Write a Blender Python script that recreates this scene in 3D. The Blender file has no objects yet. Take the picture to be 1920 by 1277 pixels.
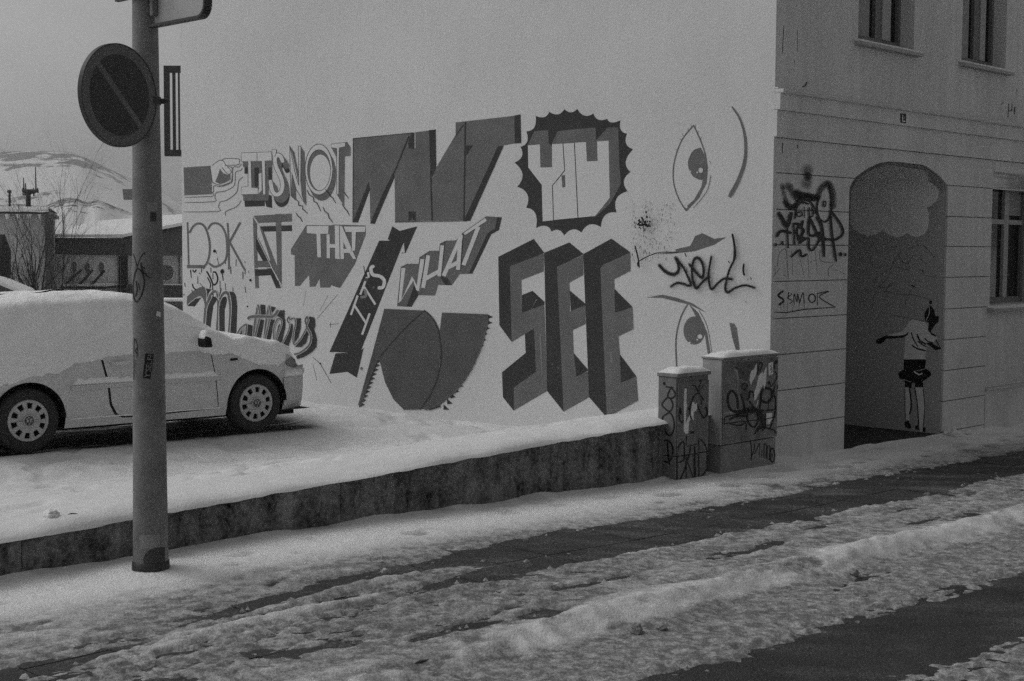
import bpy, bmesh, math, random
import numpy as np
from mathutils import Vector, Matrix, geometry
from mathutils.bvhtree import BVHTree
random.seed(7); rng=np.random.default_rng(11)
S=bpy.context.scene
# ------------------------------------------------------------------ camera, sky, sun, exposure
FOC=2667.; CX,CY=960.,638.5; CZ=2.08
pitch=math.atan(177/2667.); roll=math.radians(.37)
fw=Vector((0,math.cos(pitch),-math.sin(pitch))); _r=Vector((1,0,0)); _u=_r.cross(fw)
RT=_r*math.cos(roll)+_u*math.sin(roll); UP=-_r*math.sin(roll)+_u*math.cos(roll)
CAM=Vector((0,0,CZ))
cd=bpy.data.cameras.new('camera'); cam=bpy.data.objects.new('camera',cd); S.collection.objects.link(cam)
cd.sensor_width=36; cd.lens=FOC/1920*36; cd.clip_start=.1; cd.clip_end=6000
cam.matrix_world=Matrix(((RT.x,UP.x,-fw.x,0),(RT.y,UP.y,-fw.y,0),(RT.z,UP.z,-fw.z,CZ),(0,0,0,1)))
S.camera=cam
SUN_EL=math.radians(50); SUN_AZ=math.radians(278)   # azimuth clockwise from +Y: sun behind the cloud, back left
w=bpy.data.worlds.new('World'); S.world=w; w.use_nodes=True; nt=w.node_tree; nt.nodes.clear()
o_=nt.nodes.new('ShaderNodeOutputWorld'); bg=nt.nodes.new('ShaderNodeBackground'); sky=nt.nodes.new('ShaderNodeTexSky')
sky.sky_type='NISHITA'; sky.sun_disc=False; sky.sun_elevation=SUN_EL; sky.sun_rotation=SUN_AZ
sky.air_density=1.0; sky.dust_density=4.0; sky.ozone_density=1.0
bw=nt.nodes.new('ShaderNodeRGBToBW'); nt.links.new(sky.outputs[0],bw.inputs[0]); tcw=nt.nodes.new('ShaderNodeTexCoord'); nw=nt.nodes.new('ShaderNodeTexNoise'); nw.inputs['Scale'].default_value=2.2; nw.inputs['Detail'].default_value=4
mpw=nt.nodes.new('ShaderNodeMapping'); mpw.inputs['Scale'].default_value=(1,1,2.5); nt.links.new(tcw.outputs['Generated'],mpw.inputs[0]); nt.links.new(mpw.outputs[0],nw.inputs['Vector'])
mrw=nt.nodes.new('ShaderNodeMapRange'); mrw.inputs[1].default_value=.3; mrw.inputs[2].default_value=.7; mrw.inputs[3].default_value=.86; mrw.inputs[4].default_value=1.2; nt.links.new(nw.outputs['Fac'],mrw.inputs[0])
mlw=nt.nodes.new('ShaderNodeMath'); mlw.operation='MULTIPLY'; nt.links.new(bw.outputs[0],mlw.inputs[0]); nt.links.new(mrw.outputs[0],mlw.inputs[1]); nt.links.new(mlw.outputs[0],bg.inputs[0])
bg.inputs[1].default_value=.115; nt.links.new(bg.outputs[0],o_.inputs[0])
sl=bpy.data.lights.new('sun','SUN'); so=bpy.data.objects.new('sun',sl); S.collection.objects.link(so)
sl.energy=.5; sl.angle=math.radians(50); sl.color=(1,1,1)
sd=Vector((math.sin(SUN_AZ)*math.cos(SUN_EL),math.cos(SUN_AZ)*math.cos(SUN_EL),math.sin(SUN_EL)))
so.rotation_euler=sd.to_track_quat('Z','Y').to_euler()
S.view_settings.view_transform='Standard'; S.view_settings.look='None'; S.view_settings.gamma=1
S.view_settings.exposure=-.42
S.render.engine='CYCLES'
S.cycles.use_denoising=False
S.cycles.use_adaptive_sampling=True; S.cycles.adaptive_threshold=.02
S.cycles.sample_clamp_indirect=1.5; S.cycles.max_bounces=6; S.cycles.diffuse_bounces=3; S.cycles.transparent_max_bounces=24; S.cycles.volume_bounces=1

# ------------------------------------------------------------------ geometry of the place
def ray(px,py): return fw+RT*((px-CX)/FOC)-UP*((py-CY)/FOC)
def on_z(px,py,z):
    d=ray(px,py); return CAM+d*((z-CZ)/d.z)
def on_plane(px,py,p,n):
    d=ray(px,py); return CAM+d*((Vector(p)-CAM).dot(n)/d.dot(n))
D=Vector((.697,.717,0)).normalized(); N=Vector((D.y,-D.x,0)); P0=Vector((-2.348,9.860,0)); Z=Vector((0,0,1))
def W(u,v,z): return P0+D*u+N*v+Z*z           # street frame: u along the street, v out from the wall line
def pav(u): return np.interp(u,[-9,-1,1.2,3,5.4,7.4,11,13.5,26],[-.10,-.08,-.07,-.13,-.19,-.21,-.28,-.34,-.6])
def facade_px(px,py,v=0.):
    q=on_plane(px,py,W(0,v,0),N)-P0; return (q.dot(D),q.z)
U0=7.31
CORNER=W(U0,0,0)
MD=Vector((-.866,.5,0)); MN=Vector((-.5,-.866,0))
def MW(s,z,off=0.): return CORNER+MD*s+MN*off+Z*z

# ------------------------------------------------------------------ object helpers
col=S.collection
def setp(o,label=None,cat=None,group=None,kind=None):
    if label:o['label']=label
    if cat:o['category']=cat
    if group:o['group']=group
    if kind:o['kind']=kind
    return o
ORG={}
def thing(name,loc,label,cat,group=None,rz=0.):
    o=bpy.data.objects.new(name,None); col.objects.link(o); o.location=loc; o.rotation_euler=(0,0,rz)
    o.empty_display_size=.2; ORG[o.name]=Vector(loc) if rz==0 else Vector((0,0,0))
    return setp(o,label,cat,group)
def mesh_obj(name,verts,faces,mats,parent=None,mi=None,smooth=False,uvs=None,local=False):
    me=bpy.data.meshes.new(name)
    if parent is not None:
        org=ORG.get(parent.name,Vector((0,0,0)))
        if org.length>0 and not local:
            verts=[(v[0]-org.x,v[1]-org.y,v[2]-org.z) for v in verts]
    me.from_pydata([tuple(v) for v in verts],[],faces)
    if not isinstance(mats,(list,tuple)): mats=[mats]
    for m in mats: me.materials.append(m)
    if mi is not None: me.polygons.foreach_set('material_index',mi)
    if smooth: me.polygons.foreach_set('use_smooth',[True]*len(me.polygons))
    if uvs is not None:
        l=me.uv_layers.new(name='UVMap'); l.data.foreach_set('uv',[c for p in uvs for c in p])
    me.update()
    o=bpy.data.objects.new(name,me); col.objects.link(o)
    if parent is not None:
        o.parent=parent; ORG[o.name]=org
    return o
class MB:
    def __init__(s): s.v=[];s.f=[];s.m=[]
    def add(s,v,f,m=0):
        b=len(s.v); s.v+=[tuple(x) for x in v]; s.f+=[tuple(i+b for i in q) for q in f]; s.m+=[m]*len(f); return s
    def hexa(s,p,m=0):  # p: 4 bottom, 4 top
        return s.add(p,[(3,2,1,0),(4,5,6,7),(0,1,5,4),(1,2,6,5),(2,3,7,6),(3,0,4,7)],m)
    def box(s,o,ex,ey,ez,a,b,m=0):
        """box in frame o,ex,ey,ez from a=(x,y,z) to b"""
        c=lambda x,y,z:o+ex*x+ey*y+ez*z
        return s.hexa([c(a[0],a[1],a[2]),c(b[0],a[1],a[2]),c(b[0],b[1],a[2]),c(a[0],b[1],a[2]),
                       c(a[0],a[1],b[2]),c(b[0],a[1],b[2]),c(b[0],b[1],b[2]),c(a[0],b[1],b[2])],m)
    def tube(s,pts,rad,n=8,m=0,cap=True):
        pts=[Vector(p) for p in pts]; b=len(s.v); prev=None
        for i,p in enumerate(pts):
            t=(pts[min(i+1,len(pts)-1)]-pts[max(i-1,0)]).normalized()
            a=t.orthogonal().normalized() if prev is None else (prev-t*prev.dot(t)).normalized()
            prev=a; c=t.cross(a); r=rad[i] if isinstance(rad,(list,tuple)) else rad
            for k in range(n):
                an=2*math.pi*k/n; s.v.append(tuple(p+a*(math.cos(an)*r)+c*(math.sin(an)*r)))
        for i in range(len(pts)-1):
            for k in range(n):
                k2=(k+1)%n; s.f.append((b+i*n+k,b+i*n+k2,b+(i+1)*n+k2,b+(i+1)*n+k)); s.m.append(m)
        if cap:
            s.f.append(tuple(b+k for k in range(n))[::-1]); s.m.append(m)
            e=b+(len(pts)-1)*n; s.f.append(tuple(e+k for k in range(n))); s.m.append(m)
        return s
    def prism(s,fn,outer,holes,d0,d1,m=0,reveal=None):
        """outer/holes: 2-D loops; fn(a,b,depth)->3-D; front face at depth d0, back at d1"""
        loops=[outer]+list(holes); tr=geometry.tessellate_polygon([[Vector((p[0],p[1],0)) for p in l] for l in loops])
        flat=[p for l in loops for p in l]; n=len(flat)
        v=[fn(p[0],p[1],d0) for p in flat]+[fn(p[0],p[1],d1) for p in flat]
        s.add(v,[tuple(t) for t in tr]+[tuple(i+n for i in t)[::-1] for t in tr],m)
        o=0
        for li,l in enumerate(loops):
            k=len(l); vv=[fn(p[0],p[1],d0) for p in l]+[fn(p[0],p[1],d1) for p in l]
            s.add(vv,[(i,(i+1)%k,(i+1)%k+k,i+k) for i in range(k)],reveal if (reveal is not None and li) else m)
        return s
    def build(s,name,mats,parent=None,smooth=False,fix=True,**k):
        o=mesh_obj(name,s.v,s.f,mats,parent,s.m,smooth,**k)
        if fix:
            bm=bmesh.new(); bm.from_mesh(o.data); bmesh.ops.recalc_face_normals(bm,faces=bm.faces); bm.to_mesh(o.data); bm.free()
        return o
def bevel(o,w=.01,seg=2,ang=40):
    m=o.modifiers.new('bevel','BEVEL'); m.width=w; m.segments=seg; m.limit_method='ANGLE'; m.angle_limit=math.radians(ang); return o

# ------------------------------------------------------------------ numpy noise
def vnoise(x,y,seed=0):
    xi=np.floor(x).astype(np.int64); yi=np.floor(y).astype(np.int64); xf=x-xi; yf=y-yi
    def h(a,b):
        n=(a*374761393+b*668265263+seed*982451653)&0xffffffff
        n=((n^(n>>13))*1274126177)&0xffffffff
        return ((n^(n>>16))&0xffffff)/float(0xffffff)
    sx=xf*xf*(3-2*xf); sy=yf*yf*(3-2*yf)
    return (h(xi,yi)*(1-sx)+h(xi+1,yi)*sx)*(1-sy)+(h(xi,yi+1)*(1-sx)+h(xi+1,yi+1)*sx)*sy
def fbm(x,y,o=4,seed=0,g=.5):
    t=0;a=1;s=0
    for i in range(o):
        t=t+a*vnoise(x*2**i+i*17.3,y*2**i-i*9.1,seed+i); s+=a; a*=g
    return t/s          # 0..1, mean .5
def sm(a,b,x): 
    t=np.clip((x-a)/(b-a),0,1); return t*t*(3-2*t)
def n1(x,seed=0,o=3): return float(fbm(np.array([x]),np.array([.37]),o,seed)[0])

# ------------------------------------------------------------------ materials (the place is seen in black and white)
def mat(name,val,rough=.85,nz=.08,sc=6.,bump=.0,bsc=60.,spec=.3,fine=.0,fsc=90.,frost=0.,metal=0.,stretch=None,streak=0.):
    m=bpy.data.materials.new(name); m.use_nodes=True; t=m.node_tree; n=t.nodes; L=t.links; b=n['Principled BSDF']
    b.inputs['Roughness'].default_value=rough; b.inputs['Specular IOR Level'].default_value=spec; b.inputs['Metallic'].default_value=metal
    tc=n.new('ShaderNodeTexCoord'); src=tc.outputs['Object']
    if stretch:
        mp=n.new('ShaderNodeMapping'); mp.inputs['Scale'].default_value=stretch; L.new(src,mp.inputs[0]); ssrc=mp.outputs[0]
    else: ssrc=src
    def noise(s,d,so):
        q=n.new('ShaderNodeTexNoise'); q.inputs['Scale'].default_value=s; q.inputs['Detail'].default_value=d; L.new(so,q.inputs['Vector']); return q.outputs['Fac']
    def mth(op,a,b_):
        q=n.new('ShaderNodeMath'); q.operation=op
        for i,x in enumerate((a,b_)):
            if isinstance(x,(int,float)): q.inputs[i].default_value=x
            else: L.new(x,q.inputs[i])
        return q.outputs[0]
    f=mth('MULTIPLY',mth('SUBTRACT',noise(sc,5,ssrc),.5),nz*3)
    if fine: f=mth('ADD',f,mth('MULTIPLY',mth('SUBTRACT',noise(fsc,2,src),.5),fine*3))
    if streak:
        mp=n.new('ShaderNodeMapping'); mp.inputs['Scale'].default_value=(1.6,1.6,.14); L.new(src,mp.inputs[0])
        f=mth('ADD',f,mth('MULTIPLY',mth('SUBTRACT',noise(5,4,mp.outputs[0]),.5),streak*3))
    v=mth('MULTIPLY',mth('ADD',f,1.),val)
    if frost:
        mp=n.new('ShaderNodeMapping'); mp.inputs['Rotation'].default_value=(0,0,-.80); mp.inputs['Scale'].default_value=(1,3.2,1); L.new(src,mp.inputs[0])
        a_=noise(1.1,8,mp.outputs[0]); b_=noise(45,5,src)
        q=mth('ADD',mth('MULTIPLY',mth('SUBTRACT',a_,.52),1.6),mth('MULTIPLY',mth('SUBTRACT',b_,.5),1.5))
        mx=n.new('ShaderNodeMath'); mx.operation='MULTIPLY'; mx.use_clamp=True; L.new(q,mx.inputs[0]); mx.inputs[1].default_value=2.2
        v=mth('ADD',v,mth('MULTIPLY',mx.outputs[0],frost))
    c=n.new('ShaderNodeCombineColor'); 
    for i in range(3): L.new(v,c.inputs[i])
    L.new(c.outputs[0],b.inputs['Base Color'])
    if bump:
        bp=n.new('ShaderNodeBump'); bp.inputs['Strength'].default_value=bump; bp.inputs['Distance'].default_value=.02
        L.new(noise(bsc,4,src),bp.inputs['Height']); L.new(bp.outputs[0],b.inputs['Normal'])
    m['v']=v.name if hasattr(v,'name') else ''
    return m
M={}
M['mural']=mat('mural_render',.74,.9,.09,.7,.25,70,fine=.08,fsc=70,streak=.02)
M['facade']=mat('facade_render',.60,.9,.16,1.2,.3,80,fine=.12,fsc=70,streak=.12)
M['facade_up']=mat('facade_render_upper',.58,.9,.16,.8,.35,80,fine=.12,fsc=70,streak=.14)
M['groove']=mat('groove_render',.34,.9,.1,3)
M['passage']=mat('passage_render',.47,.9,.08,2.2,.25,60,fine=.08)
M['soil']=mat('soil_floor',.045,.95,.4,9,.8,30,fine=.3,fsc=40)
M['concrete']=mat('retaining_concrete',.135,.92,.75,5.,.8,35,fine=.75,fsc=26,streak=.75)
M['p_light']=mat('paint_white',.74,.8,.03,2,fine=.06)
M['p_wall']=mat('paint_cover',.74,.9,.03,1.3,fine=.07,fsc=70)
M['p_midl']=mat('paint_grey_light',.25,.8,.10,5,fine=.10)
M['p_mid']=mat('paint_grey',.17,.8,.2,4,fine=.10)
M['p_dmid']=mat('paint_grey_dark',.11,.8,.2,4,fine=.10)
M['p_dark']=mat('paint_charcoal',.055,.8,.2,4,fine=.10)
M['p_black']=mat('paint_black',.012,.6,.1,4,fine=.2)
M['p_cloud']=mat('paint_cloud',.92,.9,.05,3,fine=.08)
M['p_shirt']=mat('paint_stencil_pale',.85,.9,.08,6,fine=.1)
M['tin']=mat('ledge_frost_pale_line',.5,.8,.1,8,fine=.1)
M['pole']=mat('pole_steel',.18,.6,.40,7.,.15,60,fine=.15,fsc=60,streak=.12,spec=.4)
M['metal_d']=mat('metal_dark',.045,.5,.1,9,fine=.1)
M['metal_g']=mat('metal_grey',.2,.5,.1,9,fine=.1)
M['sign_rim']=mat('sign_rim',.13,.5,.05,9,fine=.06)
M['sign_face']=mat('sign_face',.045,.5,.05,9,fine=.15)
M['cab']=mat('cabinet_paint',.19,.6,.5,6.,.1,40,fine=.12,streak=.15)
M['cab_side']=mat('cabinet_side_paint',.34,.6,.15,6.,.1,40,fine=.12,streak=.12)
M['cab_dk']=mat('cabinet_paint_dark',.22,.6,.2,6.,.1,40,fine=.12,streak=.15)
M['cab_s']=mat('small_cabinet_paint',.165,.6,.2,6.,.1,40,fine=.12,streak=.15)
M['paper']=mat('torn_paper',.78,.9,.12,20,fine=.1)
M['glass']=mat('window_glass',.012,.08,.1,3,spec=.5)
M['pane_panel']=mat('window_pale_panel',.28,.9,.1,12,stretch=(8,8,.4))
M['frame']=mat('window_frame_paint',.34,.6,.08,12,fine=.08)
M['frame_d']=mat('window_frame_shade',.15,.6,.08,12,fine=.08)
M['carpaint']=mat('car_paint',.56,.5,.10,9,fine=.10,spec=.5)
M['car_tr']=mat('car_trim',.52,.5,.04,3,fine=.03)
M['rubber']=mat('tyre_rubber',.03,.8,.2,20,.3,60)
M['void']=mat('wheel_well',.01,.9,.1,3)
M['hub']=mat('hub_cover',.42,.4,.05,9,fine=.06,spec=.5)
M['lamp']=mat('headlight_lens',.16,.2,.2,20,spec=.6)
M['bark']=mat('bark',.05,.9,.2,20)
M['shedwall']=mat('shed_wall',.5,.9,.08,1.5,fine=.08,fsc=20,streak=.06)
M['lowwall']=mat('low_building_wall',.78,.9,.06,1.,fine=.06,fsc=20)
M['fascia']=mat('fascia_board',.10,.8,.12,1.5,fine=.1,fsc=20)
M['asphalt']=mat('asphalt',.033,.75,.6,3,1.,70,fine=.8,fsc=70,frost=.06,spec=.4)
M['slab']=mat('paving_slab',.032,.7,.7,3.,.7,60,fine=.35,fsc=60,frost=.11,spec=.4)
def snow_mat(name,base=.80,dirt=.16,useattr=True,bump=.5,lump=.25):
    m=bpy.data.materials.new(name); m.use_nodes=True; t=m.node_tree; n=t.nodes; L=t.links; b=n['Principled BSDF']
    b.inputs['Roughness'].default_value=.85; b.inputs['Specular IOR Level'].default_value=.2
    tc=n.new('ShaderNodeTexCoord'); src=tc.outputs['Object']
    def noise(s,d):
        q=n.new('ShaderNodeTexNoise'); q.inputs['Scale'].default_value=s; q.inputs['Detail'].default_value=d; L.new(src,q.inputs['Vector']); return q.outputs['Fac']
    def mth(op,*a,clamp=False):
        q=n.new('ShaderNodeMath'); q.operation=op; q.use_clamp=clamp
        for i,x in enumerate(a):
            if isinstance(x,(int,float)): q.inputs[i].default_value=x
            else: L.new(x,q.inputs[i])
        return q.outputs[0]
    fine=mth('MULTIPLY',mth('SUBTRACT',noise(85,3),.5),.22)
    if useattr:
        at=n.new('ShaderNodeAttribute'); at.attribute_name='dirt'; d=at.outputs['Fac']
        w_=mth('MULTIPLY',mth('SUBTRACT',noise(14,6),.5),1.6)
        w2=mth('MULTIPLY',mth('SUBTRACT',noise(55,4),.5),1.1)
        dd=mth('MULTIPLY',d,mth('ADD',1.,mth('ADD',w_,w2)),clamp=True)
    else:
        dd=mth('MULTIPLY',mth('SUBTRACT',noise(7,5),.45),.2,clamp=True)
    v=mth('ADD',mth('MULTIPLY',mth('SUBTRACT',1.,dd),base),mth('MULTIPLY',dd,dirt))
    v=mth('MULTIPLY',v,mth('ADD',1.,fine))
    c=n.new('ShaderNodeCombineColor')
    for i in range(3): L.new(v,c.inputs[i])
    L.new(c.outputs[0],b.inputs['Base Color'])
    bp=n.new('ShaderNodeBump'); bp.inputs['Strength'].default_value=bump; bp.inputs['Distance'].default_value=.02; L.new(noise(70,5),bp.inputs['Height'])
    b2=n.new('ShaderNodeBump'); b2.inputs['Strength'].default_value=lump; b2.inputs['Distance'].default_value=.08; L.new(noise(9,5),b2.inputs['Height'])
    L.new(b2.outputs[0],bp.inputs['Normal']); L.new(bp.outputs[0],b.inputs['Normal'])
    return m
M['snow']=snow_mat('snow_trodden')
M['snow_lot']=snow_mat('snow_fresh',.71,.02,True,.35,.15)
M['snow_clean']=snow_mat('snow_settled',.80,.3,False,.5,.2)
M['snow_car']=snow_mat('snow_on_car',.93,.5,False,.7,.3)
M['ice']=mat('dirty_ice',.22,.7,.3,25,.6,40,fine=.15)
def spray_mat(name,val,alpha):
    m=bpy.data.materials.new(name); m.use_nodes=True; t=m.node_tree; n=t.nodes; L=t.links; b=n['Principled BSDF']
    b.inputs['Base Color'].default_value=(val,val,val,1); b.inputs['Roughness'].default_value=.8
    uv=n.new('ShaderNodeUVMap'); sp=n.new('ShaderNodeSeparateXYZ'); L.new(uv.outputs[0],sp.inputs[0])
    def mth(op,a,b_=0.,clamp=False):
        q=n.new('ShaderNodeMath'); q.operation=op; q.use_clamp=clamp
        for i,x in enumerate((a,b_)):
            if isinstance(x,(int,float)): q.inputs[i].default_value=x
            else: L.new(x,q.inputs[i])
        return q.outputs[0]
    ax=mth('ABSOLUTE',mth('SUBTRACT',mth('MULTIPLY',sp.outputs[0],2.),1.)); ay=mth('ABSOLUTE',mth('SUBTRACT',mth('MULTIPLY',sp.outputs[1],2.),1.))
    r=mth('SQRT',mth('ADD',mth('POWER',ax,2.),mth('POWER',ay,2.)))
    a=mth('SUBTRACT',1.,r,True); a=mth('MULTIPLY',mth('MULTIPLY',a,1.6,True),alpha,True)
    L.new(a,b.inputs['Alpha']); return m
M['spray']=spray_mat('spray_mist',.015,.85); M['spray_l']=spray_mat('spray_mist_light',.03,.45)

# ------------------------------------------------------------------ painting on surfaces: flat print laid a millimetre proud
def smooth_line(pts,k=5,closed=False):
    P=[Vector((p[0],p[1])) for p in pts]
    if len(P)<3: return P
    out=[]; n=len(P)
    for i in range(n-1):
        p0=P[max(i-1,0)];p1=P[i];p2=P[i+1];p3=P[min(i+2,n-1)]
        for j in range(k):
            t=j/k; out.append(.5*((2*p1)+(p2-p0)*t+(2*p0-5*p1+4*p2-p3)*t*t+(3*p1-p0-3*p2+p3)*t**3))
    out.append(P[-1]); return out
class Paint:
    """collects shapes given in a crop's own units (origin ox,oy and scale) and lays them on a surface"""
    def __init__(s,surf,crop=(0,0,1.)): s.surf=surf; s.c=crop; s.v=[];s.f=[];s.m=[];s.uv=[];s.mats=[];s.layer=0; s.eps=.0002; s.fine=False; s.wk=1.
    def crop(s,x,y,sc): s.c=(x,y,sc); return s
    def P(s,p,lay): return s.surf(s.c[0]+p[0]/s.c[2],s.c[1]+p[1]/s.c[2],.0012+lay)
    def mi(s,m):
        m=M[m]
        if m not in s.mats: s.mats.append(m)
        return s.mats.index(m)
    def _add(s,pts,faces,m,lay,uv=None):
        b=len(s.v); s.v+=[s.P(p,lay) for p in pts]
        for q in faces:
            s.f.append(tuple(i+b for i in q)); s.m.append(s.mi(m)); s.uv+=[(uv[i] if uv else (.5,.5)) for i in q]
    def poly(s,m,pts,sm_=0,holes=()):
        s.layer+=1
        if sm_: pts=[tuple(p) for p in smooth_line(list(pts)+[pts[0]],sm_)][:-1]
        loops=[pts]+list(holes)
        if s.fine:                      # fill in thin strips so that the print follows a curved surface
            ys=[p[1] for p in pts]; n=110; y0,y1=min(ys),max(ys)
            for i in range(n):
                ya=y0+(y1-y0)*(i+.001)/n; yb=y0+(y1-y0)*(i+.999)/n
                A=s._span(pts,ya);B=s._span(pts,yb)
                if len(A)!=len(B): B=A
                for (a0,a1),(b0,b1) in zip(A,B):
                    k=6; q=[(a0+(a1-a0)*j/k,ya) for j in range(k+1)]+[(b0+(b1-b0)*j/k,yb) for j in range(k+1)]
                    s._add(q,[(j,j+1,j+k+2,j+k+1) for j in range(k)],m,s.layer*s.eps)
            return s
        tr=geometry.tessellate_polygon([[Vector((p[0],p[1],0)) for p in l] for l in loops])
        s._add([p for l in loops for p in l],tr,m,s.layer*s.eps); return s
    def _span(s,pts,y):
        xs=[]
        for i in range(len(pts)):
            a,b=pts[i],pts[(i+1)%len(pts)]
            if (a[1]<=y)!=(b[1]<=y): xs.append(a[0]+(b[0]-a[0])*(y-a[1])/(b[1]-a[1]))
        xs.sort(); return [(xs[i],xs[i+1]) for i in range(0,len(xs)-1,2)]
    def disc(s,m,c,rx,ry=None,n=20):
        ry=ry or rx; return s.poly(m,[(c[0]+rx*math.cos(2*math.pi*i/n),c[1]+ry*math.sin(2*math.pi*i/n)) for i in range(n)])
    def line(s,m,pts,w,k=5,cap=True,w1=None,curve=True):
        w*=s.wk; w1=w1*s.wk if w1 else w1
        s.layer+=1; P=smooth_line(pts,k) if curve else [Vector((p[0],p[1])) for p in pts]
        n=len(P); L=[];R=[]
        for i,p in enumerate(P):
            t=(P[min(i+1,n-1)]-P[max(i-1,0)]); t=t.normalized() if t.length>1e-6 else Vector((1,0)); q=Vector((-t.y,t.x))
            f=i/(n-1); ww=w if w1 is None else w+(w1-w)*f
            if cap and i in(0,n-1): ww*=.62
            L.append(p+q*ww/2);R.append(p-q*ww/2)
        if cap:
            t0=(P[0]-P[1]).normalized()*w*.3; t1=(P[-1]-P[-2]).normalized()*(w1 or w)*.3
            L[0]+=t0;R[0]+=t0;L[-1]+=t1;R[-1]+=t1
        for i in range(n-1):
            s._add([L[i],L[i+1],R[i+1],R[i]],[(0,1,2,3)],m,s.layer*s.eps+i*1.2e-5)
        return s
    def edged(s,m,pts,w,e=10,edge='p_light',k=5): s.line(edge,pts,w+e,k,False); return s.line(m,pts,w,k,False)
    def mist(s,pts,w,m='spray',step=.3):
        P=smooth_line(pts,4) if len(pts)>2 else [Vector(p) for p in pts]; acc=0; last=None
        for p in P:
            if last is not None and (p-last).length<w*step: continue
            last=p; s.layer+=1; x,y=p
            s._add([(x-w/2,y-w/2),(x+w/2,y-w/2),(x+w/2,y+w/2),(x-w/2,y+w/2)],[(0,1,2,3)],m,.0004*len(s.f)*.01+s.layer*s.eps,[(0,0),(1,0),(1,1),(0,1)])
        return s
    def build(s,name,parent,label=None):
        o=mesh_obj(name,s.v,s.f,s.mats,parent,s.m,uvs=s.uv)
        if label:o['label']=label
        return o
def plane_surf(p,n):
    p=Vector(p)
    def f(px,py,off): return on_plane(px,py,p+n*off,n)
    return f
def hit_surf(objs):
    trees=[]
    for o in objs:
        me=o.data; org=o.matrix_basis; par=o.parent
        loc=Vector((0,0,0))
        q=o
        off=ORG.get(o.name,Vector((0,0,0)))
        trees.append(BVHTree.FromPolygons([v.co+off for v in me.vertices],[list(p.vertices) for p in me.polygons]))
    def f(px,py,off):
        d=ray(px,py).normalized(); best=None
        for t in trees:
            h=t.ray_cast(CAM,d)
            if h[0] is not None and (best is None or h[3]<best[3]): best=h
        if best is None:
            for t in trees:
                h=t.find_nearest(CAM+d*f.last)
                if h[0] is not None and (best is None or h[3]<best[3]): best=h
            return best[0]-d*off
        f.last=best[3]; nn=best[1] if best[1].dot(d)<0 else -best[1]
        return best[0]+nn*off
    f.last=15.; return f

# ================================================================== SETTING: ground, lot, pavement, road, snow
def grid_obj(name,U,V,fn,mats,kind='structure',attr=None,smooth=True):
    uu,vv=np.meshgrid(U,V,indexing='ij'); XYZ=fn(uu,vv); nu,nv=uu.shape
    me=bpy.data.meshes.new(name); me.vertices.add(nu*nv); me.vertices.foreach_set('co',XYZ.reshape(-1,3).astype(np.float32).ravel())
    i=np.arange((nu-1)*(nv-1)); a=(i//(nv-1))*nv+i%(nv-1); q=np.stack([a,a+nv,a+nv+1,a+1],1).ravel()
    nf=len(i); me.loops.add(nf*4); me.loops.foreach_set('vertex_index',q); me.polygons.add(nf)
    me.polygons.foreach_set('loop_start',np.arange(nf)*4); 
    me.update(calc_edges=True); me.polygons.foreach_set('use_smooth',[smooth]*nf)
    if attr is not None:
        at=me.attributes.new('dirt','FLOAT','POINT'); at.data.foreach_set('value',attr(uu,vv).astype(np.float32).ravel())
    me.materials.append(mats); me.validate(); o=bpy.data.objects.new(name,me); col.objects.link(o); setp(o,kind=kind); return o
def WN(u,v,z):
    return np.stack([P0.x+D.x*u+N.x*v,P0.y+D.y*u+N.y*v,z],-1)
def wall_top(u): return .215+.028*u
# far ground sheet
def far(x,y): return np.stack([x,y,np.full_like(x,-.9)+0*x],-1)
grid_obj('ground',np.linspace(-2500,2500,9),np.linspace(-300,3000,9),lambda x,y:far(x,y),M['snow_clean'])
# parking lot: snow surface behind the retaining wall
CARM=None
def car_local(x,y):
    dx=x-CARC.x; dy=y-CARC.y; return dx*CH.x+dy*CH.y, dx*CH.y-dy*CH.x   # forward, to the right
CH=Vector((.751,.660,0)).normalized(); CRt=Vector((CH.y,-CH.x,0)); CARC=Vector((-3.695,14.39,0))-CRt*.82; CARZ=.075
def lot_z(u,w):
    zt=wall_top(u)+.02; low=-.05+.03*np.clip(w-2.8,0,30)
    low=low+.10*sm(3.2,4.6,w)*(1-sm(6,8,w))*(1-sm(4.5,6.5,u))
    low=np.minimum(low,.16+.004*w)
    z=zt+(low-zt)*sm(.25,3.2,w)
    z=z+.05*(fbm(u*.9,w*1.4,4,5)-.5)+.022*(fbm(u*5,w*5,4,9)-.5)
    X=P0.x+D.x*u-N.x*w; Y=P0.y+D.y*u-N.y*w
    z=z+.065*(fbm(X*.55+Y*.25,Y*2.6-X*.5,3,19)-.5)
    z=z-.030*sm(.60,.72,fbm(u*3.4,w*3.8,2,23))*sm(.5,1.,w)
    return z
def lot_fn(u,w):
    z=lot_z(u,w); lip=np.clip((.16-w)/.18,0,1)
    z=z+.028*np.exp(-((w-.2)/.35)**2)*(.7+.6*fbm(u*1.5,w*0,3,3))
    zr=wall_top(u)-.004+.02*(fbm(u*6,w*0,4,31)-.5)
    z=np.where(w<.16,zr+(z-zr)*np.sqrt(np.clip(1-lip**2,0,1)),z)
    ww=w-.03*(fbm(u*5,w*0,4,8))*(w<.1)
    P=WN(u,-ww,z)
    f,r=car_local(P[...,0],P[...,1])
    under=(1-sm(.70,.95,np.abs(r)+.12*(fbm(f*2,r*2,3,4)-.5)))*(1-sm(1.9,2.35,np.abs(f)))
    P[...,2]=P[...,2]*(1-under)+(CARZ-.03)*under
    # settled snow against the tyres
    return P
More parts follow.
